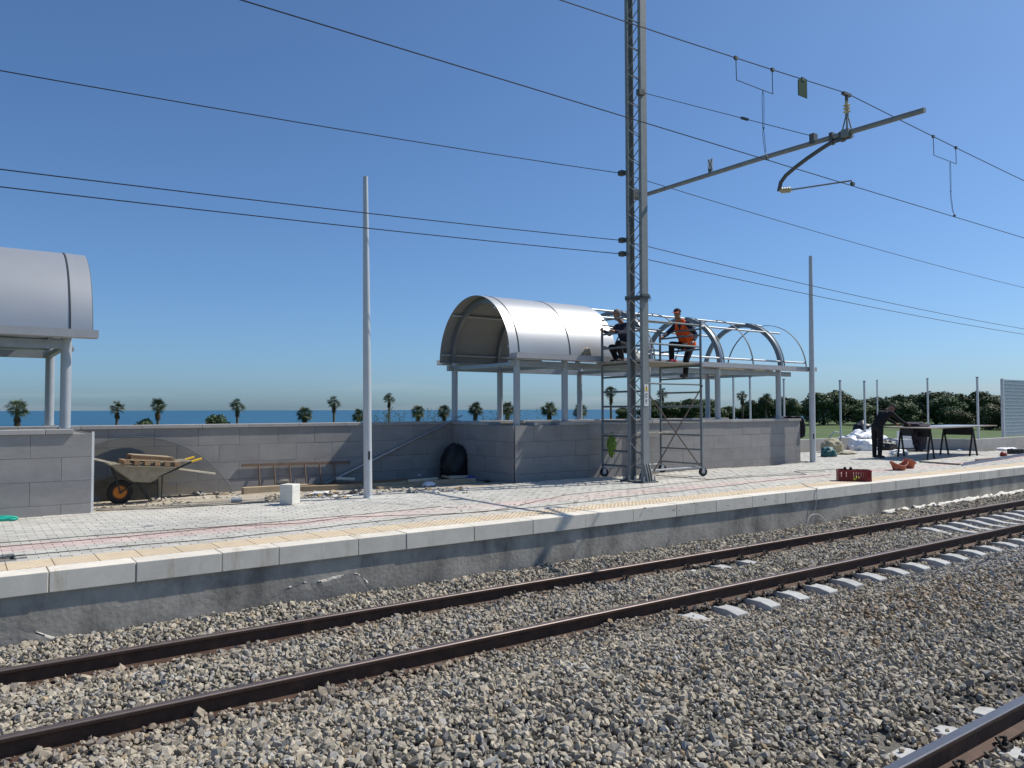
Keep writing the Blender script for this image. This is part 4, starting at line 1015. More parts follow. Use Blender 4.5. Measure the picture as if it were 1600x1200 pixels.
MB().bar(onp(1437, 722.5, .025), onp(1500, 727, .025), .07, .04).build('wooden_batten', mat('grey_batten', (.3,.25,.22), .85), None, 'grey brown batten lying on the paving behind the buckets', 'batten')
for i in range(3):
    a, b = onp(1503+2*i, 728-1.5*i, .02), onp(1640, 706-1.2*i, .02)
    MB().bar(a, b, .04, .035).build('metal_profile', mat('blue_grey_profile', (.16,.18,.25), .4, metal=.5), None, 'dark blue grey metal profile lying along the platform edge', 'profile', 'metal profiles on the platform')
MB().bar(onp(1526, 720.5, .03), onp(1553, 718, .03), .09, .05).build('offcut', M_wood2, None, 'short brown wood offcut behind the metal profiles', 'offcut')
p = onp(1587, 709); MB().obox((p.x, p.y, .085), (.5,.25,.17), Matrix.Rotation(R(-20), 3, 'Z')).build('tool_case', M_black, None, 'black tool case on the paving in front of the low wall', 'case', bevel=.02)
p = onp(1568, 713); lump('drill', (p.x, p.y, 0), (.13,.09,.10), M_red, 'small red power drill beside the black case', 'tool', seed=5, sub=3)
p = onp(1563, 717.5); MB().obox((p.x, p.y, .02), (.2,.06,.04), Matrix.Rotation(R(-20), 3, 'Z')).build('file', M_black, None, 'small black hand tool in front of the red drill', 'tool', bevel=.01)
for i, (px, py, s_) in enumerate(((1568, 703.5, .22), (1580, 702, .16), (1500, 704, .1), (1590, 704, .12))):
    p = onp(px, py); lump('paper_scrap', (p.x, p.y, 0), (s_*1.5, s_, s_*.3), M_wplas, 'white paper scraps at the foot of the low wall', 'scrap', seed=20+i, sub=3, group='white scraps by the low wall')

# ------------------------------------------------------------------ work table: sheet on two trestles
M_iron = mat('black_trestle', (.02,.02,.022), .6, metal=.3, var=.2, bump=.05)
M_board = mat('grey_brown_board', (.26,.22,.19), .8, var=.2, scale=4, bump=.1)
M_sheet = mat('pale_metal_sheet', (.40,.44,.48), .4, metal=.7, var=.05, bump=.02)
TZ = .97
def trestle(legs, lab):
    P = [PZ(*q) for q in legs]; tA = (P[0]+P[1])/2; tB = (P[2]+P[3])/2; tA.z = tB.z = TZ-.1
    t = thing('trestle', Vector(((tA.x+tB.x)/2, (tA.y+tB.y)/2, 0)), lab, 'trestle', 'black steel trestles')
    for p, q in ((P[0], tA), (P[1], tA), (P[2], tB), (P[3], tB)): MB().bar(p, q, .045, .045).build('leg', M_iron, t)
    MB().bar(tA, tB, .06, .16).build('top_beam', M_iron, t)
    MB().bar(tA-Vector((0,0,.13)), tB-Vector((0,0,.13)), .03, .12).build('apron', M_iron, t)
trestle(((1403, 714), (1413, 713), (1449, 719), (1460, 717)), 'black steel trestle under the work table end near the bending man')
trestle(((1469, 711), (1482, 710), (1515, 713), (1527, 712)), 'black steel trestle under the work table end away from the man')
ta, tb, tc_, td = PZ(1362, 665, TZ), PY(1458, 665.5, 11.3), PY(1546, 661.5, 12.0), PY(1440, 660.5, 13.9)
q0 = PZ(1449, 719); 
cA = Vector((23.35, 12.75, TZ)); 
import itertools
p1, p2, p3, p4 = Vector((23.55, 12.95, TZ-.02)), Vector((23.3, 11.25, TZ-.02)), Vector((29.0, 11.75, TZ-.02)), Vector((28.6, 13.1, TZ-.02))
MB().prism([p1, p2, p3, p4], (0,0,.03)).build('table_board', M_board, None, 'long grey board laid across two trestles as a work table', 'work table')
lf = lambda a, b: p2.lerp(p3, a).lerp(p1.lerp(p4, a), b)
MB().prism([lf(.30, .12)+Vector((0,0,.032)), lf(.86, .05)+Vector((0,0,.032)), lf(.9, .9)+Vector((0,0,.032)), lf(.34, .95)+Vector((0,0,.032))], (0,0,.006)).build('metal_sheet', M_sheet, None, 'pale shiny metal sheet lying on the work table', 'sheet')
c_ = lf(.22, .6); lump('dark_cloth', (c_.x, c_.y, TZ+.01), (.55,.3,.09), M_cloth, 'crumpled black cloth and tools on the work table beside the man', 'cloth', seed=11, amp=.4)
# cloth hanging under the table
c_ = lf(.2, .3); lump('dark_jacket', (c_.x+.1, c_.y+.35, TZ-.55), (.36,.12,.38), M_cloth, 'black jacket hanging from the trestle under the table', 'jacket', seed=12, amp=.35, flat=False)

# ------------------------------------------------------------------ rubbish heap
def on(px, py, y=None): return PZ(px, py)
heap = [(1340, 700, .42, .36), (1362, 699, .4, .40), (1330, 701, .34, .26), (1352, 705, .34, .24), (1376, 702, .3, .3), (1318, 697, .3, .22)]
for i, (px, py, r_, h_) in enumerate(heap):
    p = PZ(px, py); lump('rubbish_bag', (p.x+.6, p.y+.35, -.05), (r_*1.25, r_*1.0, h_*1.2), M_wplas, 'crumpled white plastic rubbish bag in the heap by the low wall', 'rubbish bag', seed=30+i, amp=.3, wrinkle=.1, group='heap of white rubbish bags')
p = PZ(1300, 708); lump('jute_sack', (p.x+.5, p.y+.3, .02), (.42,.28,.3), M_sack, 'olive cloth sack leaning on the rubbish heap', 'sack', seed=41, amp=.3)
p = PZ(1296, 714); lump('teal_bag', (p.x+.1, p.y+.1, -.02), (.26,.2,.22), M_teal, 'dark teal plastic bag in front of the olive sack', 'bag', seed=42, amp=.3)
p = PZ(1348, 697); lump('black_sack', (p.x+1.6, p.y+.9, .0), (.5,.4,.62), M_black, 'tall black sack behind the white rubbish bags', 'sack', seed=43, amp=.2)
p = PZ(1382, 704); lump('black_sack', (p.x+.6, p.y+.3, 0), (.55,.35,.25), M_black, 'low black sack on the ground beside the polystyrene boxes', 'sack', seed=44, amp=.3)
p = PZ(1320, 710); lump('sandy_cloth', (p.x+.1, p.y, 0), (.42,.2,.06), M_sack, 'flat sandy rag in front of the white bags', 'rag', seed=45, amp=.4, sub=3)
M_foam = mat('white_polystyrene', (.72,.73,.73), .8, var=.05, bump=.15)
for i, (px, py, w_, h_) in enumerate(((1412, 703, .62, .34), (1442, 703, .7, .34), (1428, 702, .5, .62))):
    p = PZ(px, py); MB().obox((p.x+.5, p.y+.3+.25*(i == 2), h_/2+.05), (w_, .45, h_), Matrix.Rotation(-AZ, 3, 'Z')).build('foam_box', M_foam, None, ('white polystyrene box behind the left trestle leg', 'white polystyrene box behind the second trestle leg', 'taller white polystyrene block behind the two boxes')[i], 'box', bevel=.01)
pa = PZ(1410, 706); pb = PZ(1445, 706); MB().bar((pa.x+.3, pa.y+.2, .025), (pb.x+.4, pb.y+.2, .025), .7, .05).build('dark_pallet', M_iron, None, 'low dark pallet under the polystyrene boxes', 'pallet')
p = PZ(1405, 711); lump('plastic_sheet', (p.x, p.y, 0), (.4,.2,.12), M_wplas, 'see-through crumpled film on the paving below the table', 'plastic', seed=50, amp=.4)
# bent white hose end on the heap
p = PZ(1296, 700); p = Vector((p.x+.6, p.y+.3, .1)); hp = [p+r0*a+Vector((0,0,b)) for a, b in ((-.2,.1),(-.02,.35),(.15,.52),(.33,.50),(.42,.36))]
MB().tube(hp, .025, 8).build('white_hose', M_cabw, None, 'bent white hose standing out of the rubbish heap', 'hose')
p = Vector((20.95, 16.4, .3)); MB().tube([p+r0*a+Vector((0,0,b)) for a, b in ((0,.0),(.05,.35),(.2,.5),(.4,.42),(.5,.1))], .012, 6).build('white_hose', M_cabw, None, 'thin pale hose arching up behind the lamp post by the parapet end', 'hose')
# cloth draped over the parapet end
cb = PY(1247, 655, 13.6)
m = MB(); nx_, ny_ = 14, 12
for j in range(ny_+1):
    for i in range(nx_+1):
        u_, v_ = i/nx_, j/ny_; s_ = u_*1.0-.45
        x = XB+.03+min(s_, 0)*1.0+(.06*math.sin(v_*7+1)+.05 if s_ > 0 else 0); z = WT+.09+.03*math.sin(v_*9+u_*5) if s_ <= 0 else WT+.09-s_*1.0-.08*math.sin(v_*5)
        m.v.append(Vector((x, YP-.06+v_*.75+.04*math.sin(u_*6), z)))
m.f = [(j*(nx_+1)+i, j*(nx_+1)+i+1, (j+1)*(nx_+1)+i+1, (j+1)*(nx_+1)+i) for j in range(ny_) for i in range(nx_)]
o = m.build('draped_jacket', M_cloth, None, 'dark jacket draped over the end of the long parapet', 'jacket', smooth=True); q = o.modifiers.new('s', 'SOLIDIFY'); q.thickness = .02; q.offset = 1
# lime green bag hanging on the scaffold
M_lime = mat('lime_plastic', (.16,.26,.03), .5, var=.2, scale=12, bump=.3, bscale=15)
lump('green_bag', (SX0+.02, SY1-.28, .63), (.085,.08,.2), M_lime, 'lime green plastic bag hanging on the scaffold frame', 'bag', seed=14, amp=.7, freq=3.2, flat=False, wrinkle=.14)
lump('red_bag', (SX1-.45, 12.35, 2.62), (.1,.07,.06), mat('pink_red_plastic', (.55,.06,.07), .5), 'small red bag lying on the scaffold deck', 'bag', seed=15, sub=3)
lump('white_sack', (SX0+.75, 12.9, 2.62), (.13,.12,.2), mat('offwhite_sack', (.5,.48,.44), .8), 'off-white sack standing on the scaffold deck', 'sack', seed=16, sub=3)
lump('ochre_rag', (SX0-.32, 13.36, 2.72), (.1,.08,.16), M_wood, 'ochre rag perched on the gutter at the end of the roof sheets', 'rag', seed=17, sub=3)

# torn white sheeting lying along the foot of the platform wall
M_geo = mat('white_geotextile', (.62,.6,.55), .9, var=.15, scale=5, bump=.4, bscale=20)
def torn(xa, xb, lab, seed):
    m = MB(); n_ = int((xb-xa)/.12)
    for i in range(n_+1):
        x = xa+(xb-xa)*i/n_; w_ = max(.015, .10+.11*fbm(x, seed, 1.1)+.08*fbm(x, seed, 5))
        for j in range(4):
            y = YE+.03-w_*j/3*1.2; m.v.append(Vector((x, y, ballast_z(x, y)+.02+.06*fbm(x*4, y*14, 1., seed)+(.05 if j == 0 else 0))))
    m.f = [(i*4+j, (i+1)*4+j, (i+1)*4+j+1, i*4+j+1) for i in range(n_) for j in range(3)]
    o = m.build('torn_sheeting', M_geo, None, lab, 'sheeting', smooth=True); q = o.modifiers.new('s', 'SOLIDIFY'); q.thickness = .012
torn(PY(1428, 800, YE).x, 30, 'torn white sheeting along the foot of the platform wall beyond the crate', 3)
torn(PY(1380, 800, YE).x, PY(1420, 800, YE).x, 'small torn scrap of white sheeting at the foot of the platform wall', 5)

# more site scraps along the rear wall and round the planks
M_card = mat('torn_cardboard', (.42,.33,.22), .9, var=.2, bump=.2)
M_paper = mat('white_paper', (.66,.65,.62), .85, var=.1, bump=.2)
def scrap(px, py, w_, d_, m_, lab, cat, seed, lift=.0):
    rnd = random.Random(seed); p = PZ(px, py, -.05); z = bed_z(p.x, p.y) if p.y > 13.15 and p.x < 9.9 else 0; mb = MB(); n_ = 6; a0 = rnd.random()*3
    for j in range(n_+1):
        for i in range(n_+1):
            u_, v_ = (i/n_-.5)*w_*(1+.2*rnd.random()), (j/n_-.5)*d_*(1+.2*rnd.random())
            mb.v.append(Vector((p.x+u_*math.cos(a0)-v_*math.sin(a0), p.y+u_*math.sin(a0)+v_*math.cos(a0), z+.012+lift+.22*w_*abs(fbm(i*.25+seed, j*.25, 1.)))))
    mb.f = [(j*(n_+1)+i, j*(n_+1)+i+1, (j+1)*(n_+1)+i+1, (j+1)*(n_+1)+i) for j in range(n_) for i in range(n_)]
    o = mb.build('scrap', m_, None, lab, cat); q = o.modifiers.new('s', 'SOLIDIFY'); q.thickness = .006
scrap(513, 770, .35, .2, M_card, 'torn cardboard on the rubble beside the white block', 'cardboard', 1)
scrap(535, 781, .3, .12, M_paper, 'white paper flattened on the paving in front of the rubble', 'paper', 2)
scrap(498, 775, .3, .25, M_paper, 'crumpled white paper on top of the rubble', 'paper', 3, .03)
scrap(552, 773, .4, .15, M_black, 'black plastic strip between the rubble and the lamp post', 'plastic', 4)
scrap(308, 770, .35, .14, M_paper, 'white paper by the end of the arched panel', 'paper', 5)
scrap(345, 769, .25, .1, M_card, 'small cardboard piece at the tip of the arched panel', 'cardboard', 6)
scrap(675, 752, .5, .25, M_paper, 'torn white wrapping on the ground next to the black sack', 'paper', 7)
scrap(630, 752, .35, .2, M_card, 'torn cardboard behind the long timber plank', 'cardboard', 8)
scrap(760, 754, .3, .16, M_black, 'black rag at the foot of the parapet corner', 'rag', 9)
plank((600, 757), (700, 752), .09, .05, M_wood, 'narrow plank lying behind the long timber plank')
plank((640, 762), (682, 757), .1, .04, M_pale, 'short pale board crossing the long timber plank', 'plank', .1)
plank((430, 776), (470, 772), .08, .035, M_pale, 'thin pale lath beside the white stone block')

plank((590, 768), (655, 763), .12, .05, M_wood, 'short wide board in front of the long timber plank')
plank((480, 763), (575, 757), .14, .06, M_wood2, 'brown board behind the rubble beside the ladder')
plank((655, 756), (745, 750), .16, .07, M_wood2, 'brown board pushed against the black sack')
plank((395, 764), (450, 762), .1, .05, M_pale, 'pale batten lying on the thick timber beam', 'batten', .13)
scatter('rubble', 'broken tiles and plaster crumbs in front of the long timber plank', (590, 764, 735, 773), 130, (.012,.045), [(.55,.5,.42),(.6,.58,.54),(.3,.28,.25),(.4,.28,.16)], -.03, 15)
scatter('rubble', 'earth and stone crumbs behind the lamp post', (540, 765, 600, 776), 90, (.012,.04), [(.5,.44,.34),(.3,.26,.2),(.6,.58,.52)], -.03, 16)
scatter('rubble', 'sandy crumbs around the wheelbarrow wheel', (150, 778, 300, 792), 110, (.008,.025), [(.45,.4,.32),(.3,.26,.21)], -.04, 17)

# ------------------------------------------------------------------ people
M_skin = mat('tanned_skin', (.30,.15,.09), .6, var=.08, bump=.03)
M_hairg = mat('grey_hair', (.16,.15,.14), .8, var=.2, bump=.3)
M_hairb = mat('black_hair', (.015,.013,.012), .7, var=.2, bump=.3)
M_navy = mat('navy_cotton', (.02,.022,.045), .9, var=.2, bump=.2)
M_blk = mat('black_cotton', (.012,.012,.014), .92, var=.2, bump=.2)
M_vest = mat('orange_hivis', (.85,.11,.012), .75, var=.08, bump=.15)
M_refl = mat('reflective_tape', (.42,.41,.36), .5, var=.1, bump=.05)
M_boot = mat('dusty_boot', (.05,.045,.04), .8, var=.3, bump=.2)
M_capm = mat('dark_cap', (.02,.018,.022), .85, var=.15, bump=.1)
M_peak = mat('orange_red_peak', (.75,.09,.04), .7, var=.05, bump=0)
M_eye = mat('eye', (.5,.48,.45), .3, var=0, bump=0)
def rem(o, vox, it=4):
    r_ = o.modifiers.new('remesh', 'REMESH'); r_.mode = 'VOXEL'; r_.voxel_size = vox; r_.use_smooth_shade = True
    s_ = o.modifiers.new('smooth', 'SMOOTH'); s_.factor = .5; s_.iterations = it; return o
def person(label, base, J, look, top, pants, vest=None, cap=None, hair=M_hairb, curl=.6):
    """J: joint positions in the world; look: the way the face points"""
    t = thing('person', base, label, 'person'); V_ = {k_: Vector(v) for k_, v in J.items()}
    look = Vector(look).normalized(); hd = V_['head']; nk = V_['neck']; upv = Vector((0,0,1)); upv = (upv-look*upv.dot(look)).normalized(); sd_ = look.cross(upv)
    HM = Matrix((look, -sd_, upv)).transposed()                       # x forward, y left, z up
    b = MB()
    b.ball(hd+upv*.03, .094, (1.02,.82,1.08), 3, HM); b.ball(hd+look*.025-upv*.055, .068, (1,.84,1.05), 3, HM)     # skull, jaw
    b.ball(hd+look*.098-upv*.022, .017, (1,.75,1.5), 2, HM); b.ball(hd+look*.085-upv*.062, .02, (.6,1.2,.45), 2, HM) # nose, mouth
    b.ball(hd+look*.08-upv*.092, .022, (.9,1.1,.8), 2, HM); b.ball(hd+look*.082+upv*.02, .03, (.5,1.7,.45), 2, HM)   # chin, brow
    for s_ in (-1, 1): b.ball(hd+sd_*(.078*s_)-look*.008-upv*.012, .028, (.7,.3,1.1), 2, HM)
    b.capsule(nk, hd-upv*.05-look*.01, .058, .052)
    ch, sp_, pv = V_['chest'], V_['spine'], V_['pelvis']
    sh = (V_['shR']-V_['shL']).normalized()
    for s_ in (-1, 1):
        b.capsule(ch+sh*.075*s_, sp_+sh*.06*s_, .105, .098); b.capsule(sp_+sh*.06*s_, pv+sh*.065*s_, .098, .108)
    b.capsule(nk, ch, .062, .1); b.capsule(V_['shL'], V_['shR'], .062, .062)
    for S_ in 'LR':
        s0, el, wr, h0, kn, an = (V_[k_+S_] for k_ in ('sh','el','wr','hip','kn','an'))
        b.capsule(s0, el, .054, .042); b.capsule(el, wr, .041, .027)
        fd_ = (V_['ha'+S_]-wr).normalized() if 'ha'+S_ in V_ else (wr-el).normalized()
        pn = Vector((0,0,1)); pn = (pn-fd_*pn.dot(fd_)); pn = pn.normalized() if pn.length > .1 else look; sdh = fd_.cross(pn)
        pm_ = wr+fd_*.05; b.capsule(wr, pm_+fd_*.025, .024, .026)
        for k_ in (-1, 1): b.capsule(wr+fd_*.015, pm_+fd_*.03+sdh*(.022*k_), .02, .015)
        for k_, (o_, ln) in enumerate(((-.030,.066),(-.010,.076),(.011,.072),(.031,.056))):
            a = pm_+fd_*.032+sdh*o_; m1 = a+fd_*(ln*.5)-pn*.006; m2 = m1+(fd_*(1-curl)-pn*curl).normalized()*(ln*.5)
            b.capsule(a, m1, .0095, .009); b.capsule(m1, m2, .009, .0075)
        th = wr+fd_*.03-sdh*.03; t1 = th+(fd_*.6-sdh*.7-pn*.3).normalized()*.04; b.capsule(th, t1, .013, .011); b.capsule(t1, t1+(fd_*.9-sdh*.2-pn*.4).normalized()*.032, .011, .009)
        b.capsule(h0, kn, .082, .058); b.capsule(kn, an, .056, .038); b.capsule(an, V_['to'+S_], .04, .032)
    rem(b.build('body', M_skin, t), .0085, 3)
    for s_ in (-1, 1): MB().ball(hd+look*.084+sd_*(.031*s_)+upv*.002, .011, sub=2).build('eye', M_eye, t)
    # clothes
    c = MB()
    for s_ in (-1, 1):
        c.capsule(ch+sh*.08*s_, sp_+sh*.065*s_, .122, .115); c.capsule(sp_+sh*.065*s_, pv+sh*.068*s_, .115, .122)
    c.capsule(nk-(nk-ch)*.25, ch, .075, .11); c.capsule(V_['shL'], V_['shR'], .078, .078)
    for S_ in 'LR':
        s0, el, wr = (V_[k_+S_] for k_ in ('sh','el','wr')); c.capsule(s0, el, .07, .056); c.capsule(el, el.lerp(wr, .85), .056, .042)
    rem(c.build('shirt', top, t), .013, 3)
    c = MB(); c.capsule(pv+sh*.075, pv-sh*.075, .122, .122)
    for S_ in 'LR':
        h0, kn, an = (V_[k_+S_] for k_ in ('hip','kn','an')); c.capsule(pv, h0, .11, .1); c.capsule(h0, kn, .102, .077); c.capsule(kn, kn.lerp(an, .5), .077, .068); c.capsule(kn.lerp(an, .5), kn.lerp(an, .93), .068, .066)
    rem(c.build('trousers', pants, t), .013, 3)
    for S_ in 'LR':
        an, to = V_['an'+S_], V_['to'+S_]; f_ = (to-an); f_.z = 0; f_.normalize()
        c = MB(); c.capsule(an+Vector((0,0,.06)), an, .055, .052); c.capsule(an-f_*.03-Vector((0,0,.035)), an+f_*.06-Vector((0,0,.035)), .045, .05); c.capsule(an+f_*.05-Vector((0,0,.04)), an+f_*.16-Vector((0,0,.045)), .046, .038)
        rem(c.build('boot', M_boot, t), .011, 2)
    if vest:
        c = MB()
        for s_ in (-1, 1):
            c.capsule(ch+sh*.085*s_, sp_+sh*.075*s_, .135, .132); c.capsule(sp_+sh*.075*s_, pv+sh*.08*s_, .132, .142)
            c.capsule(nk+sh*.085*s_-upv*.01, ch+sh*.1*s_, .058, .11)
        vo = rem(c.build('hivis_vest', vest, t), .013, 3)
        for z0_, z1_ in (((ch, sp_, .55), .136), ((sp_, pv, .6), .143)):
            q = z0_[0].lerp(z0_[1], z0_[2]); ax = (z0_[1]-z0_[0]).normalized(); fwd = ax.cross(sh).normalized()
            ring = [q+sh*(math.cos(2*math.pi*i/28)*(z1_+.082))+fwd*(math.sin(2*math.pi*i/28)*(z1_+.006)) for i in range(29)]
            m_ = MB()
            for p_ in ring: m_.v += [p_-ax*.025, p_+ax*.025]
            m_.f = [(2*i, 2*i+2, 2*i+3, 2*i+1) for i in range(28)]; m_.build('reflective_band', M_refl, vo)
    if cap:
        c = MB(); c.ball(hd+upv*.052-look*.006, .102, (1.05,.87,.86), 3, HM); 
        c.v = [v if (v-hd).dot(upv) > .035 else v+upv*(.035-(v-hd).dot(upv)) for v in c.v]
        co_ = c.build('cap', cap, t, smooth=True)
        pk = MB(); n_ = 12
        for i in range(n_+1):
            a = math.pi*(i/n_-.5); pk.v += [hd+upv*.045+look*(.085+.0*math.cos(a))*math.cos(a*.6)+sd_*.075*math.sin(a), hd+upv*.03+look*(.09+.085*math.cos(a))+sd_*.08*math.sin(a)]
        pk.f = [(2*i, 2*i+1, 2*i+3, 2*i+2) for i in range(n_)]
        q = pk.build('cap_peak', M_peak if vest else cap, co_); z_ = q.modifiers.new('s', 'SOLIDIFY'); z_.thickness = .006
    else:
        c = MB(); c.ball(hd+upv*.045-look*.014, .101, (1.02,.86,1.0), 3, HM, lambda v: 1+.04*noise.noise(v*6)); 
        c.v = [v for v in c.v]; hh_ = []
        for v in c.v:
            d2 = v-hd
            if d2.dot(look) > .055 and d2.dot(upv) < .07: v = v-look*(d2.dot(look)-.03)
            if d2.dot(upv) < -.03: v = v+upv*(-.03-d2.dot(upv))
            hh_.append(v)
        c.v = hh_; c.build('hair', hair, t, smooth=True)
    return t
# climber in the orange vest, one foot on a scaffold rung, the other on the deck
person('worker in orange high visibility vest and dark cap climbing on the scaffold', (14.05, 12.55, 2.28), dict(
    head=(13.90,12.56,3.83), neck=(14.0,12.57,3.66), chest=(14.10,12.58,3.48), spine=(14.21,12.58,3.28), pelvis=(14.29,12.58,3.10),
    shL=(14.08,12.38,3.58), shR=(14.06,12.77,3.57), elL=(14.23,12.27,3.31), wrL=(14.02,12.18,3.14), haL=(13.93,12.15,3.11),
    elR=(13.84,12.86,3.36), wrR=(13.62,12.78,3.28), haR=(13.53,12.76,3.26),
    hipL=(14.27,12.48,3.06), knL=(14.08,12.46,2.72), anL=(14.06,12.46,2.385), toL=(13.92,12.46,2.345),
    hipR=(14.24,12.68,3.08), knR=(13.80,12.66,3.10), anR=(13.80,12.66,2.72), toR=(13.66,12.66,2.67)), (-1,-.25,-.12), M_navy, M_blk, M_vest, M_capm)
# second man squatting on the deck behind the mast
person('grey haired worker in dark clothes squatting on the scaffold deck behind the mast', (12.35, 12.9, 2.62), dict(
    head=(12.27,12.92,3.72), neck=(12.38,12.9,3.56), chest=(12.47,12.9,3.38), spine=(12.55,12.9,3.18), pelvis=(12.60,12.9,2.98),
    shL=(12.45,12.7,3.48), shR=(12.45,13.1,3.48), elL=(12.22,12.66,3.28), wrL=(11.99,12.72,3.32), haL=(11.9,12.74,3.34),
    elR=(12.22,13.12,3.3), wrR=(12.0,13.1,3.36), haR=(11.92,13.1,3.38),
    hipL=(12.56,12.8,2.96), knL=(12.15,12.74,3.05), anL=(12.24,12.74,2.71), toL=(12.1,12.72,2.665),
    hipR=(12.56,13.0,2.96), knR=(12.2,13.04,2.98), anR=(12.36,13.04,2.71), toR=(12.22,13.04,2.665)), (-1,-.1,-.25), M_navy, M_blk, None, None, M_hairg)
# man bent over the work table
gx, gy = 23.25, 12.85
person('man in black clothes and cap bending over the work table', (gx, gy, 0), dict(
    head=(gx+.50,gy-.22,1.57), neck=(gx+.37,gy-.15,1.51), chest=(gx+.27,gy-.1,1.37), spine=(gx+.15,gy-.04,1.18), pelvis=(gx+.05,gy+.02,.98),
    shL=(gx+.36,gy+.07,1.43), shR=(gx+.27,gy-.34,1.41), elL=(gx+.66,gy+.02,1.22), wrL=(gx+.85,gy-.16,1.08), haL=(gx+.93,gy-.2,1.04),
    elR=(gx+.50,gy-.5,1.17), wrR=(gx+.78,gy-.6,1.04), haR=(gx+.88,gy-.62,1.025),
    hipL=(gx+.06,gy+.11,.94), knL=(gx+.1,gy+.14,.52), anL=(gx+.12,gy+.16,.10), toL=(gx+.27,gy+.11,.05),
    hipR=(gx+.02,gy-.09,.94), knR=(gx-.02,gy-.12,.52), anR=(gx-.08,gy-.12,.10), toR=(gx+.07,gy-.17,.05)), (.75,-.25,-.75), M_blk, M_blk, None, M_capm)

# ------------------------------------------------------------------ vegetation
M_frond = mat('palm_frond', (.05,.075,.024), .6, var=.35, scale=3, bump=0, orand=.2)
M_dead = mat('dead_frond_skirt', (.12,.085,.045), .9, var=.3, scale=4, bump=0)
M_trunk = mat('palm_trunk', (.15,.12,.085), .95, var=.3, scale=6, bump=.4)
M_leafA = mat('dark_foliage', (.068,.10,.036), .7, var=.35, scale=.9, bump=0, orand=.2)
M_leafB = mat('olive_foliage', (.085,.095,.035), .75, var=.35, scale=.9, bump=0, orand=.15)
M_bark = mat('tree_bark', (.09,.07,.05), .95, var=.3, bump=.4)
def palm(skirt, seed, nf=42):
    rnd = random.Random(seed); t = thing('fan_palm', (0,0,0), '', 'palm tree')
    H = 6.; tr = []
    MB().tube([(0,0,-.3), (.05,0,H*.33), (.02,.04,H*.66), (0,0,H)], [.26,.2,.18,.2], 10).build('trunk', M_trunk, t, world=False)
    def fan(m, o, d, pet, rad, nb, droop):
        d = d.normalized(); u_ = Vector((0,0,1)); s_ = d.cross(u_); s_ = s_.normalized() if s_.length > .01 else Vector((1,0,0)); rl = rnd.uniform(-.7, .7); s_ = s_*math.cos(rl)+d.cross(s_)*math.sin(rl); n2 = s_.cross(d)
        tip = o+d*pet; m.add([o+s_*.02, o-s_*.02, tip-s_*.02, tip+s_*.02], [(0,1,2,3)])
        for i in range(nb):
            a = R(-75+150*i/(nb-1)); b_d = (d*math.cos(a)+s_*math.sin(a)).normalized(); ln = rad*(.75+.25*math.cos(a))*rnd.uniform(.85,1.1)
            mid = tip+b_d*ln*.55+n2*.03; end = tip+b_d*ln-Vector((0,0,ln*(.1+.2*droop)))
            w_ = b_d.cross(n2).normalized()*(rad*.05)
            m.add([tip, mid+w_, end, mid-w_], [(0,1,2,3)])
    c = MB()
    for i in range(nf):
        az = rnd.random()*6.283; el = math.asin(rnd.uniform(-.75, .98)); d = Vector((math.cos(az)*math.cos(el), math.sin(az)*math.cos(el), math.sin(el)))
        fan(c, Vector((0,0,H)), d, rnd.uniform(.35,.8), rnd.uniform(.5,.75), 9, max(0, .5-math.sin(el)))
    c.build('crown', M_frond, t, world=False)
    if skirt:
        c = MB()
        for i in range(46):
            az = rnd.random()*6.283; zz = H-rnd.uniform(.0, skirt); d = Vector((math.cos(az)*.45, math.sin(az)*.45, -1))
            fan(c, Vector((0,0,zz-.2)), d, .3, rnd.uniform(.35,.5), 8, .3)
        c.build('dead_frond_skirt', M_dead, t, world=False)
    return t
protos = [palm(1.1, 1, 70), palm(.8, 2, 58), palm(.9, 3, 95)]; usedp = [False]*3
PLAB = ['tall fan palm with a bare trunk and shaggy brown skirt before the sea', 'slender fan palm with a small loose crown standing before the sea', 'low bushy fan palm with a round dense crown before the sea']
def put_palm(k_, px, ytop, wpx, Y):
    p = PY(px, 641, Y); dep = (p-EYE).dot(fw); ppm = F/dep; sc_ = wpx/ppm/2.55
    ztop = PY(px, ytop, Y).z; H = 6.*sc_+1.15*sc_
    o = protos[k_] if not usedp[k_] else copy_tree(protos[k_]); usedp[k_] = True
    gz = ground_z(p.x, Y); zs = max(.3, (ztop-gz+.1)/7.15)
    o.location = (p.x, Y, ztop-7.15*sc_); o.scale = (sc_,)*3; o.rotation_euler.z = random.random()*6
    # trunk reaches the slope below
    if o.location.z > gz:
        for ch in o.children:
            if ch.name.startswith('trunk'):
                ch.scale = (1,1,1); 
                f_ = (6*sc_+(o.location.z-gz)+.3)/(6*sc_)
                ch.scale.z = f_; ch.location.z = 6*(1-f_)
    where = 'beyond the finished shelter' if px < 60 else 'beyond the wheelbarrow' if px < 300 else 'beyond the ladder and stone block' if px < 565 else 'beyond the leaning metal profiles' if px < 700 else 'seen under the half built shelter' if px < 920 else 'seen through the scaffold tower' if px < 1100 else 'beyond the bare arches'
    o['label'] = PLAB[k_].replace('before the sea', where).replace('standing '+where, where); o['group'] = ('tall shore palms', 'slender shore palms', 'bushy shore palms')[k_]
for a in ((0,27,623,37,80),(1,183,626,28,84),(0,247,621,30,82),(1,371,623,27,84),(2,476,634,30,86),(1,522,619,25,86),(2,561,638,26,88),(1,608,614,22,88),(2,653,632,27,88),
          (2,694,632,26,88),(2,743,627,28,88),(2,793,626,28,88),(2,858,627,30,88),(2,907,630,28,90),(0,955,603,24,90),(1,1035,606,22,96),(1,1160,610,22,60),(2,1197,614,26,58),(1,1008,630,20,96)): put_palm(*a)
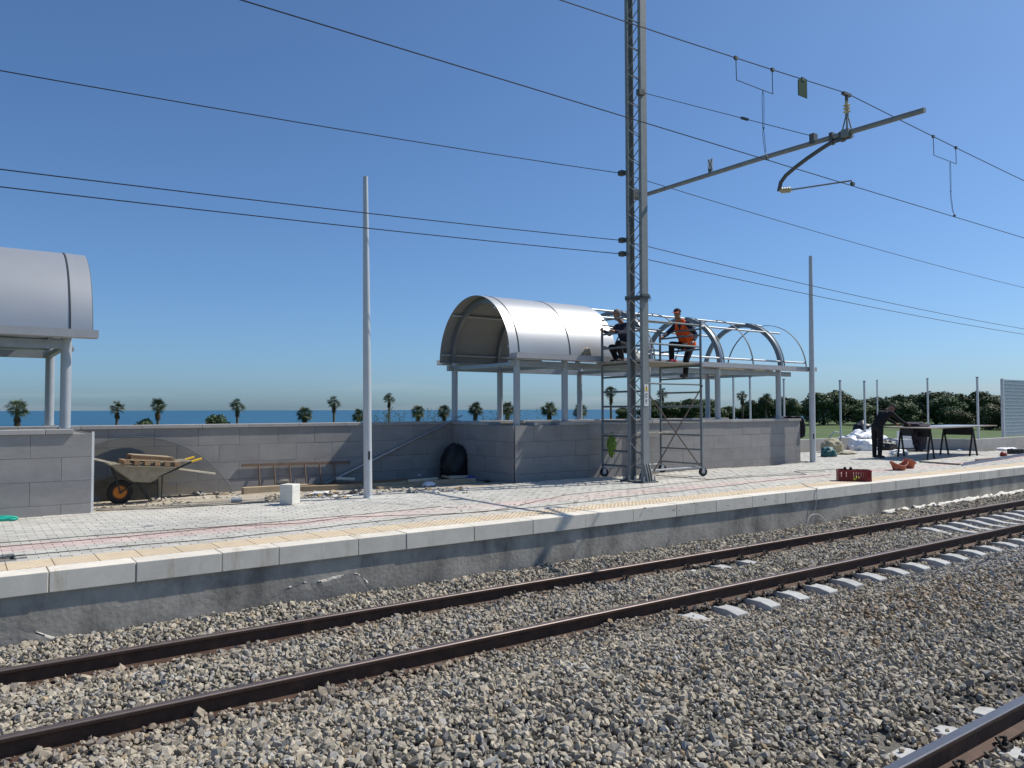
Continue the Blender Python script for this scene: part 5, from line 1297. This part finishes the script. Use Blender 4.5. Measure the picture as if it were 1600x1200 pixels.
def leafy(seed, lobes, leaf, n, m_leaf, trunk=True, name='broadleaf_tree'):
    rnd = random.Random(seed); t = thing(name, (0,0,0), '', 'tree'); c = MB(); vs = []; fs = []
    for i in range(n):
        lb = rnd.choices(lobes, weights=[l_[3]**2 for l_ in lobes])[0]
        d = Vector((rnd.gauss(0,1), rnd.gauss(0,1), rnd.gauss(0,1))).normalized(); q = rnd.random()**.35
        jit = 1+.22*noise.noise(d*2.3+Vector((seed, lb[0], lb[1])))
        p = Vector(lb[:3])+Vector((d.x, d.y, d.z*.85))*(lb[3]*q*jit)
        if p.z < .15: continue
        nn = (d+Vector((rnd.gauss(0,.6), rnd.gauss(0,.6), rnd.gauss(0,.6)))).normalized(); a = nn.orthogonal().normalized(); b = nn.cross(a); s_ = leaf*rnd.uniform(.6,1.4); an = rnd.random()*3
        a, b = a*math.cos(an)+b*math.sin(an), b*math.cos(an)-a*math.sin(an)
        k_ = len(vs); vs += [p-a*s_, p-b*s_*.5, p+a*s_, p+b*s_*.55]; fs.append((k_, k_+1, k_+2, k_+3))
    c.v = vs; c.f = fs
    H = max(l_[2] for l_ in lobes)
    tr = MB().tube([(0,0,-.5), (.05,.03,H*.35), (0,0,H*.7)], [.17,.13,.07], 8)
    for i in range(5):
        l_ = lobes[i % len(lobes)]; tr.tube([(0,0,H*.3), Vector((0,0,H*.3)).lerp(Vector(l_[:3]), .5)+Vector((0,0,.1)), l_[:3]], [.08,.05,.02], 6)
    tr.build('trunk', M_bark, t, world=False)
    c.build('crown', m_leaf, t, world=False); return t
def lobes(seed, w_, h_, k_):
    rnd = random.Random(seed); return [(rnd.uniform(-1,1)*w_*.55, rnd.uniform(-1,1)*w_*.5, h_*rnd.uniform(.35,.78), w_*rnd.uniform(.3,.48)) for _ in range(k_)]+[(0,0,h_*.62,w_*.5),(0,0,h_*.25,w_*.55)]
TP = [leafy(s_, lobes(s_, 2.3, 5., 9), .13, 7000, ml) for s_, ml in ((11, M_leafA), (12, M_leafA), (13, M_leafA))]+[leafy(14, lobes(14, 2.0, 3.4, 7), .12, 6000, M_leafB)]
TL = ['dark evergreen tree in the belt of trees behind the meadow', 'dark broad crowned tree in the belt of trees behind the meadow', 'dense dark rounded tree in the belt of trees behind the meadow', 'paler olive green bushy tree at the front of the tree belt']
ut = [False]*4
def put_tree(k_, px, ytop, wpx, dep):
    d = ray(px, 640); p = EYE+d*dep; Y = p.y; sc_ = wpx/(F/dep)/4.6; gz = ground_z(p.x, Y); ztop = (EYE+ray(px, ytop-6)*dep).z; H0 = (5.0 if k_ < 3 else 3.4)*.98
    o = TP[k_] if not ut[k_] else copy_tree(TP[k_]); ut[k_] = True
    o.location = (p.x, Y, gz-.1); o.scale = (sc_, sc_, (ztop-gz)/H0); o.rotation_euler.z = random.random()*6
    where = 'seen through the scaffold tower' if px < 1115 else 'seen under the bare arches' if px < 1250 else 'beyond the lamp post and rubbish heap' if px < 1345 else 'beyond the bending man' if px < 1405 else 'beyond the work table' if px < 1500 else 'beyond the mesh panel and corner post'
    o['label'] = TL[k_].split(' in the belt')[0].split(' at the front')[0]+' across the meadow '+where; o['group'] = 'trees behind the meadow'
for a in ((0,1022,624,70,96),(1,1060,626,84,97),(2,1098,622,84,98),(0,1078,624,70,93),(2,1040,627,70,92),(0,1010,634,50,92),(1,1135,634,66,100),(2,1170,634,66,98),(0,1196,620,60,95),(1,1222,616,62,96),(0,1240,622,44,94),
          (2,1286,610,76,94),(0,1312,608,70,96),(1,1268,616,50,98),(2,1342,622,64,96),(0,1370,620,60,98),(1,1400,613,76,95),(0,1432,616,70,97),(2,1462,609,84,94),(1,1496,611,80,96),(0,1530,610,80,94),(2,1556,614,84,96),(1,1590,611,90,94),(0,1630,612,90,95),(2,1480,618,80,90),(1,1415,626,70,90),(0,1350,630,60,91),
          (3,1545,632,84,72),(3,1505,644,70,76),(3,1580,640,70,70)): put_tree(*a)
def put_bush(proto, px, ytop, wpx, Y, lab, first, hz=1.):
    p = PY(px, 641, Y); dep = (p-EYE).dot(fw); sc_ = wpx/(F/dep)/4.6; ztop = PY(px, ytop, Y).z; gz = ground_z(p.x, Y)
    o = copy_tree(proto); o.location = (p.x, Y, gz-.1); o.scale = (sc_, sc_, (ztop-gz)/4.9); o.name = 'shore_tree'; o['label'] = lab; o['group'] = 'bushes and trees by the shore'
    return o
put_bush(TP[1], 226, 641, 66, 82, 'low rounded dark tree between two shore palms', 0); put_bush(TP[2], 342, 637, 58, 84, 'wide dark shore tree beside a slender palm', 0)
put_bush(TP[3], 104, 636, 50, 70, 'greyish loose tree seen between the columns of the finished shelter', 0); put_bush(TP[3], 316, 643, 34, 80, 'paler leafy tree in front of the wide dark shore tree', 0)
put_bush(TP[3], 770, 648, 40, 80, 'low yellow green bush showing over the rear wall', 0); put_bush(TP[0], 972, 632, 40, 92, 'dark tree at the foot of the tallest shore palm', 0)
# thin dry stems showing above the rear wall
def stems(px, n, lab, seed):
    rnd = random.Random(seed); m = MB()
    for i in range(n):
        x = px+rnd.uniform(-28, 28); Y = rnd.uniform(28, 32); tp = PY(x, rnd.uniform(640, 652), Y); b = Vector((tp.x+rnd.uniform(-.2,.2), Y, ground_z(tp.x, Y)-.05))
        m.tube([b, b.lerp(tp, .6)+Vector((rnd.uniform(-.08,.08),0,0)), tp], [.012,.008,.004], 4)
        for k_ in range(8):
            p = b.lerp(tp, rnd.uniform(.55,1)); e = p+Vector((rnd.uniform(-.16,.16), rnd.uniform(-.1,.1), rnd.uniform(.02,.16))); m.tube([p, e], [.004,.002], 3)
            s_ = .03; m.add([e+Vector((-s_,0,0)), e+Vector((0,0,-s_*.6)), e+Vector((s_,0,0)), e+Vector((0,0,s_))], [(0,1,2,3)])
    m.build('dry_shrub', M_leafB, None, lab, 'shrub', 'thin shrubs over the rear wall')
for i, p in enumerate((580, 625, 675, 775, 812)): stems(p, 12, 'thin twiggy shrub just topping the rear wall', 60+i)
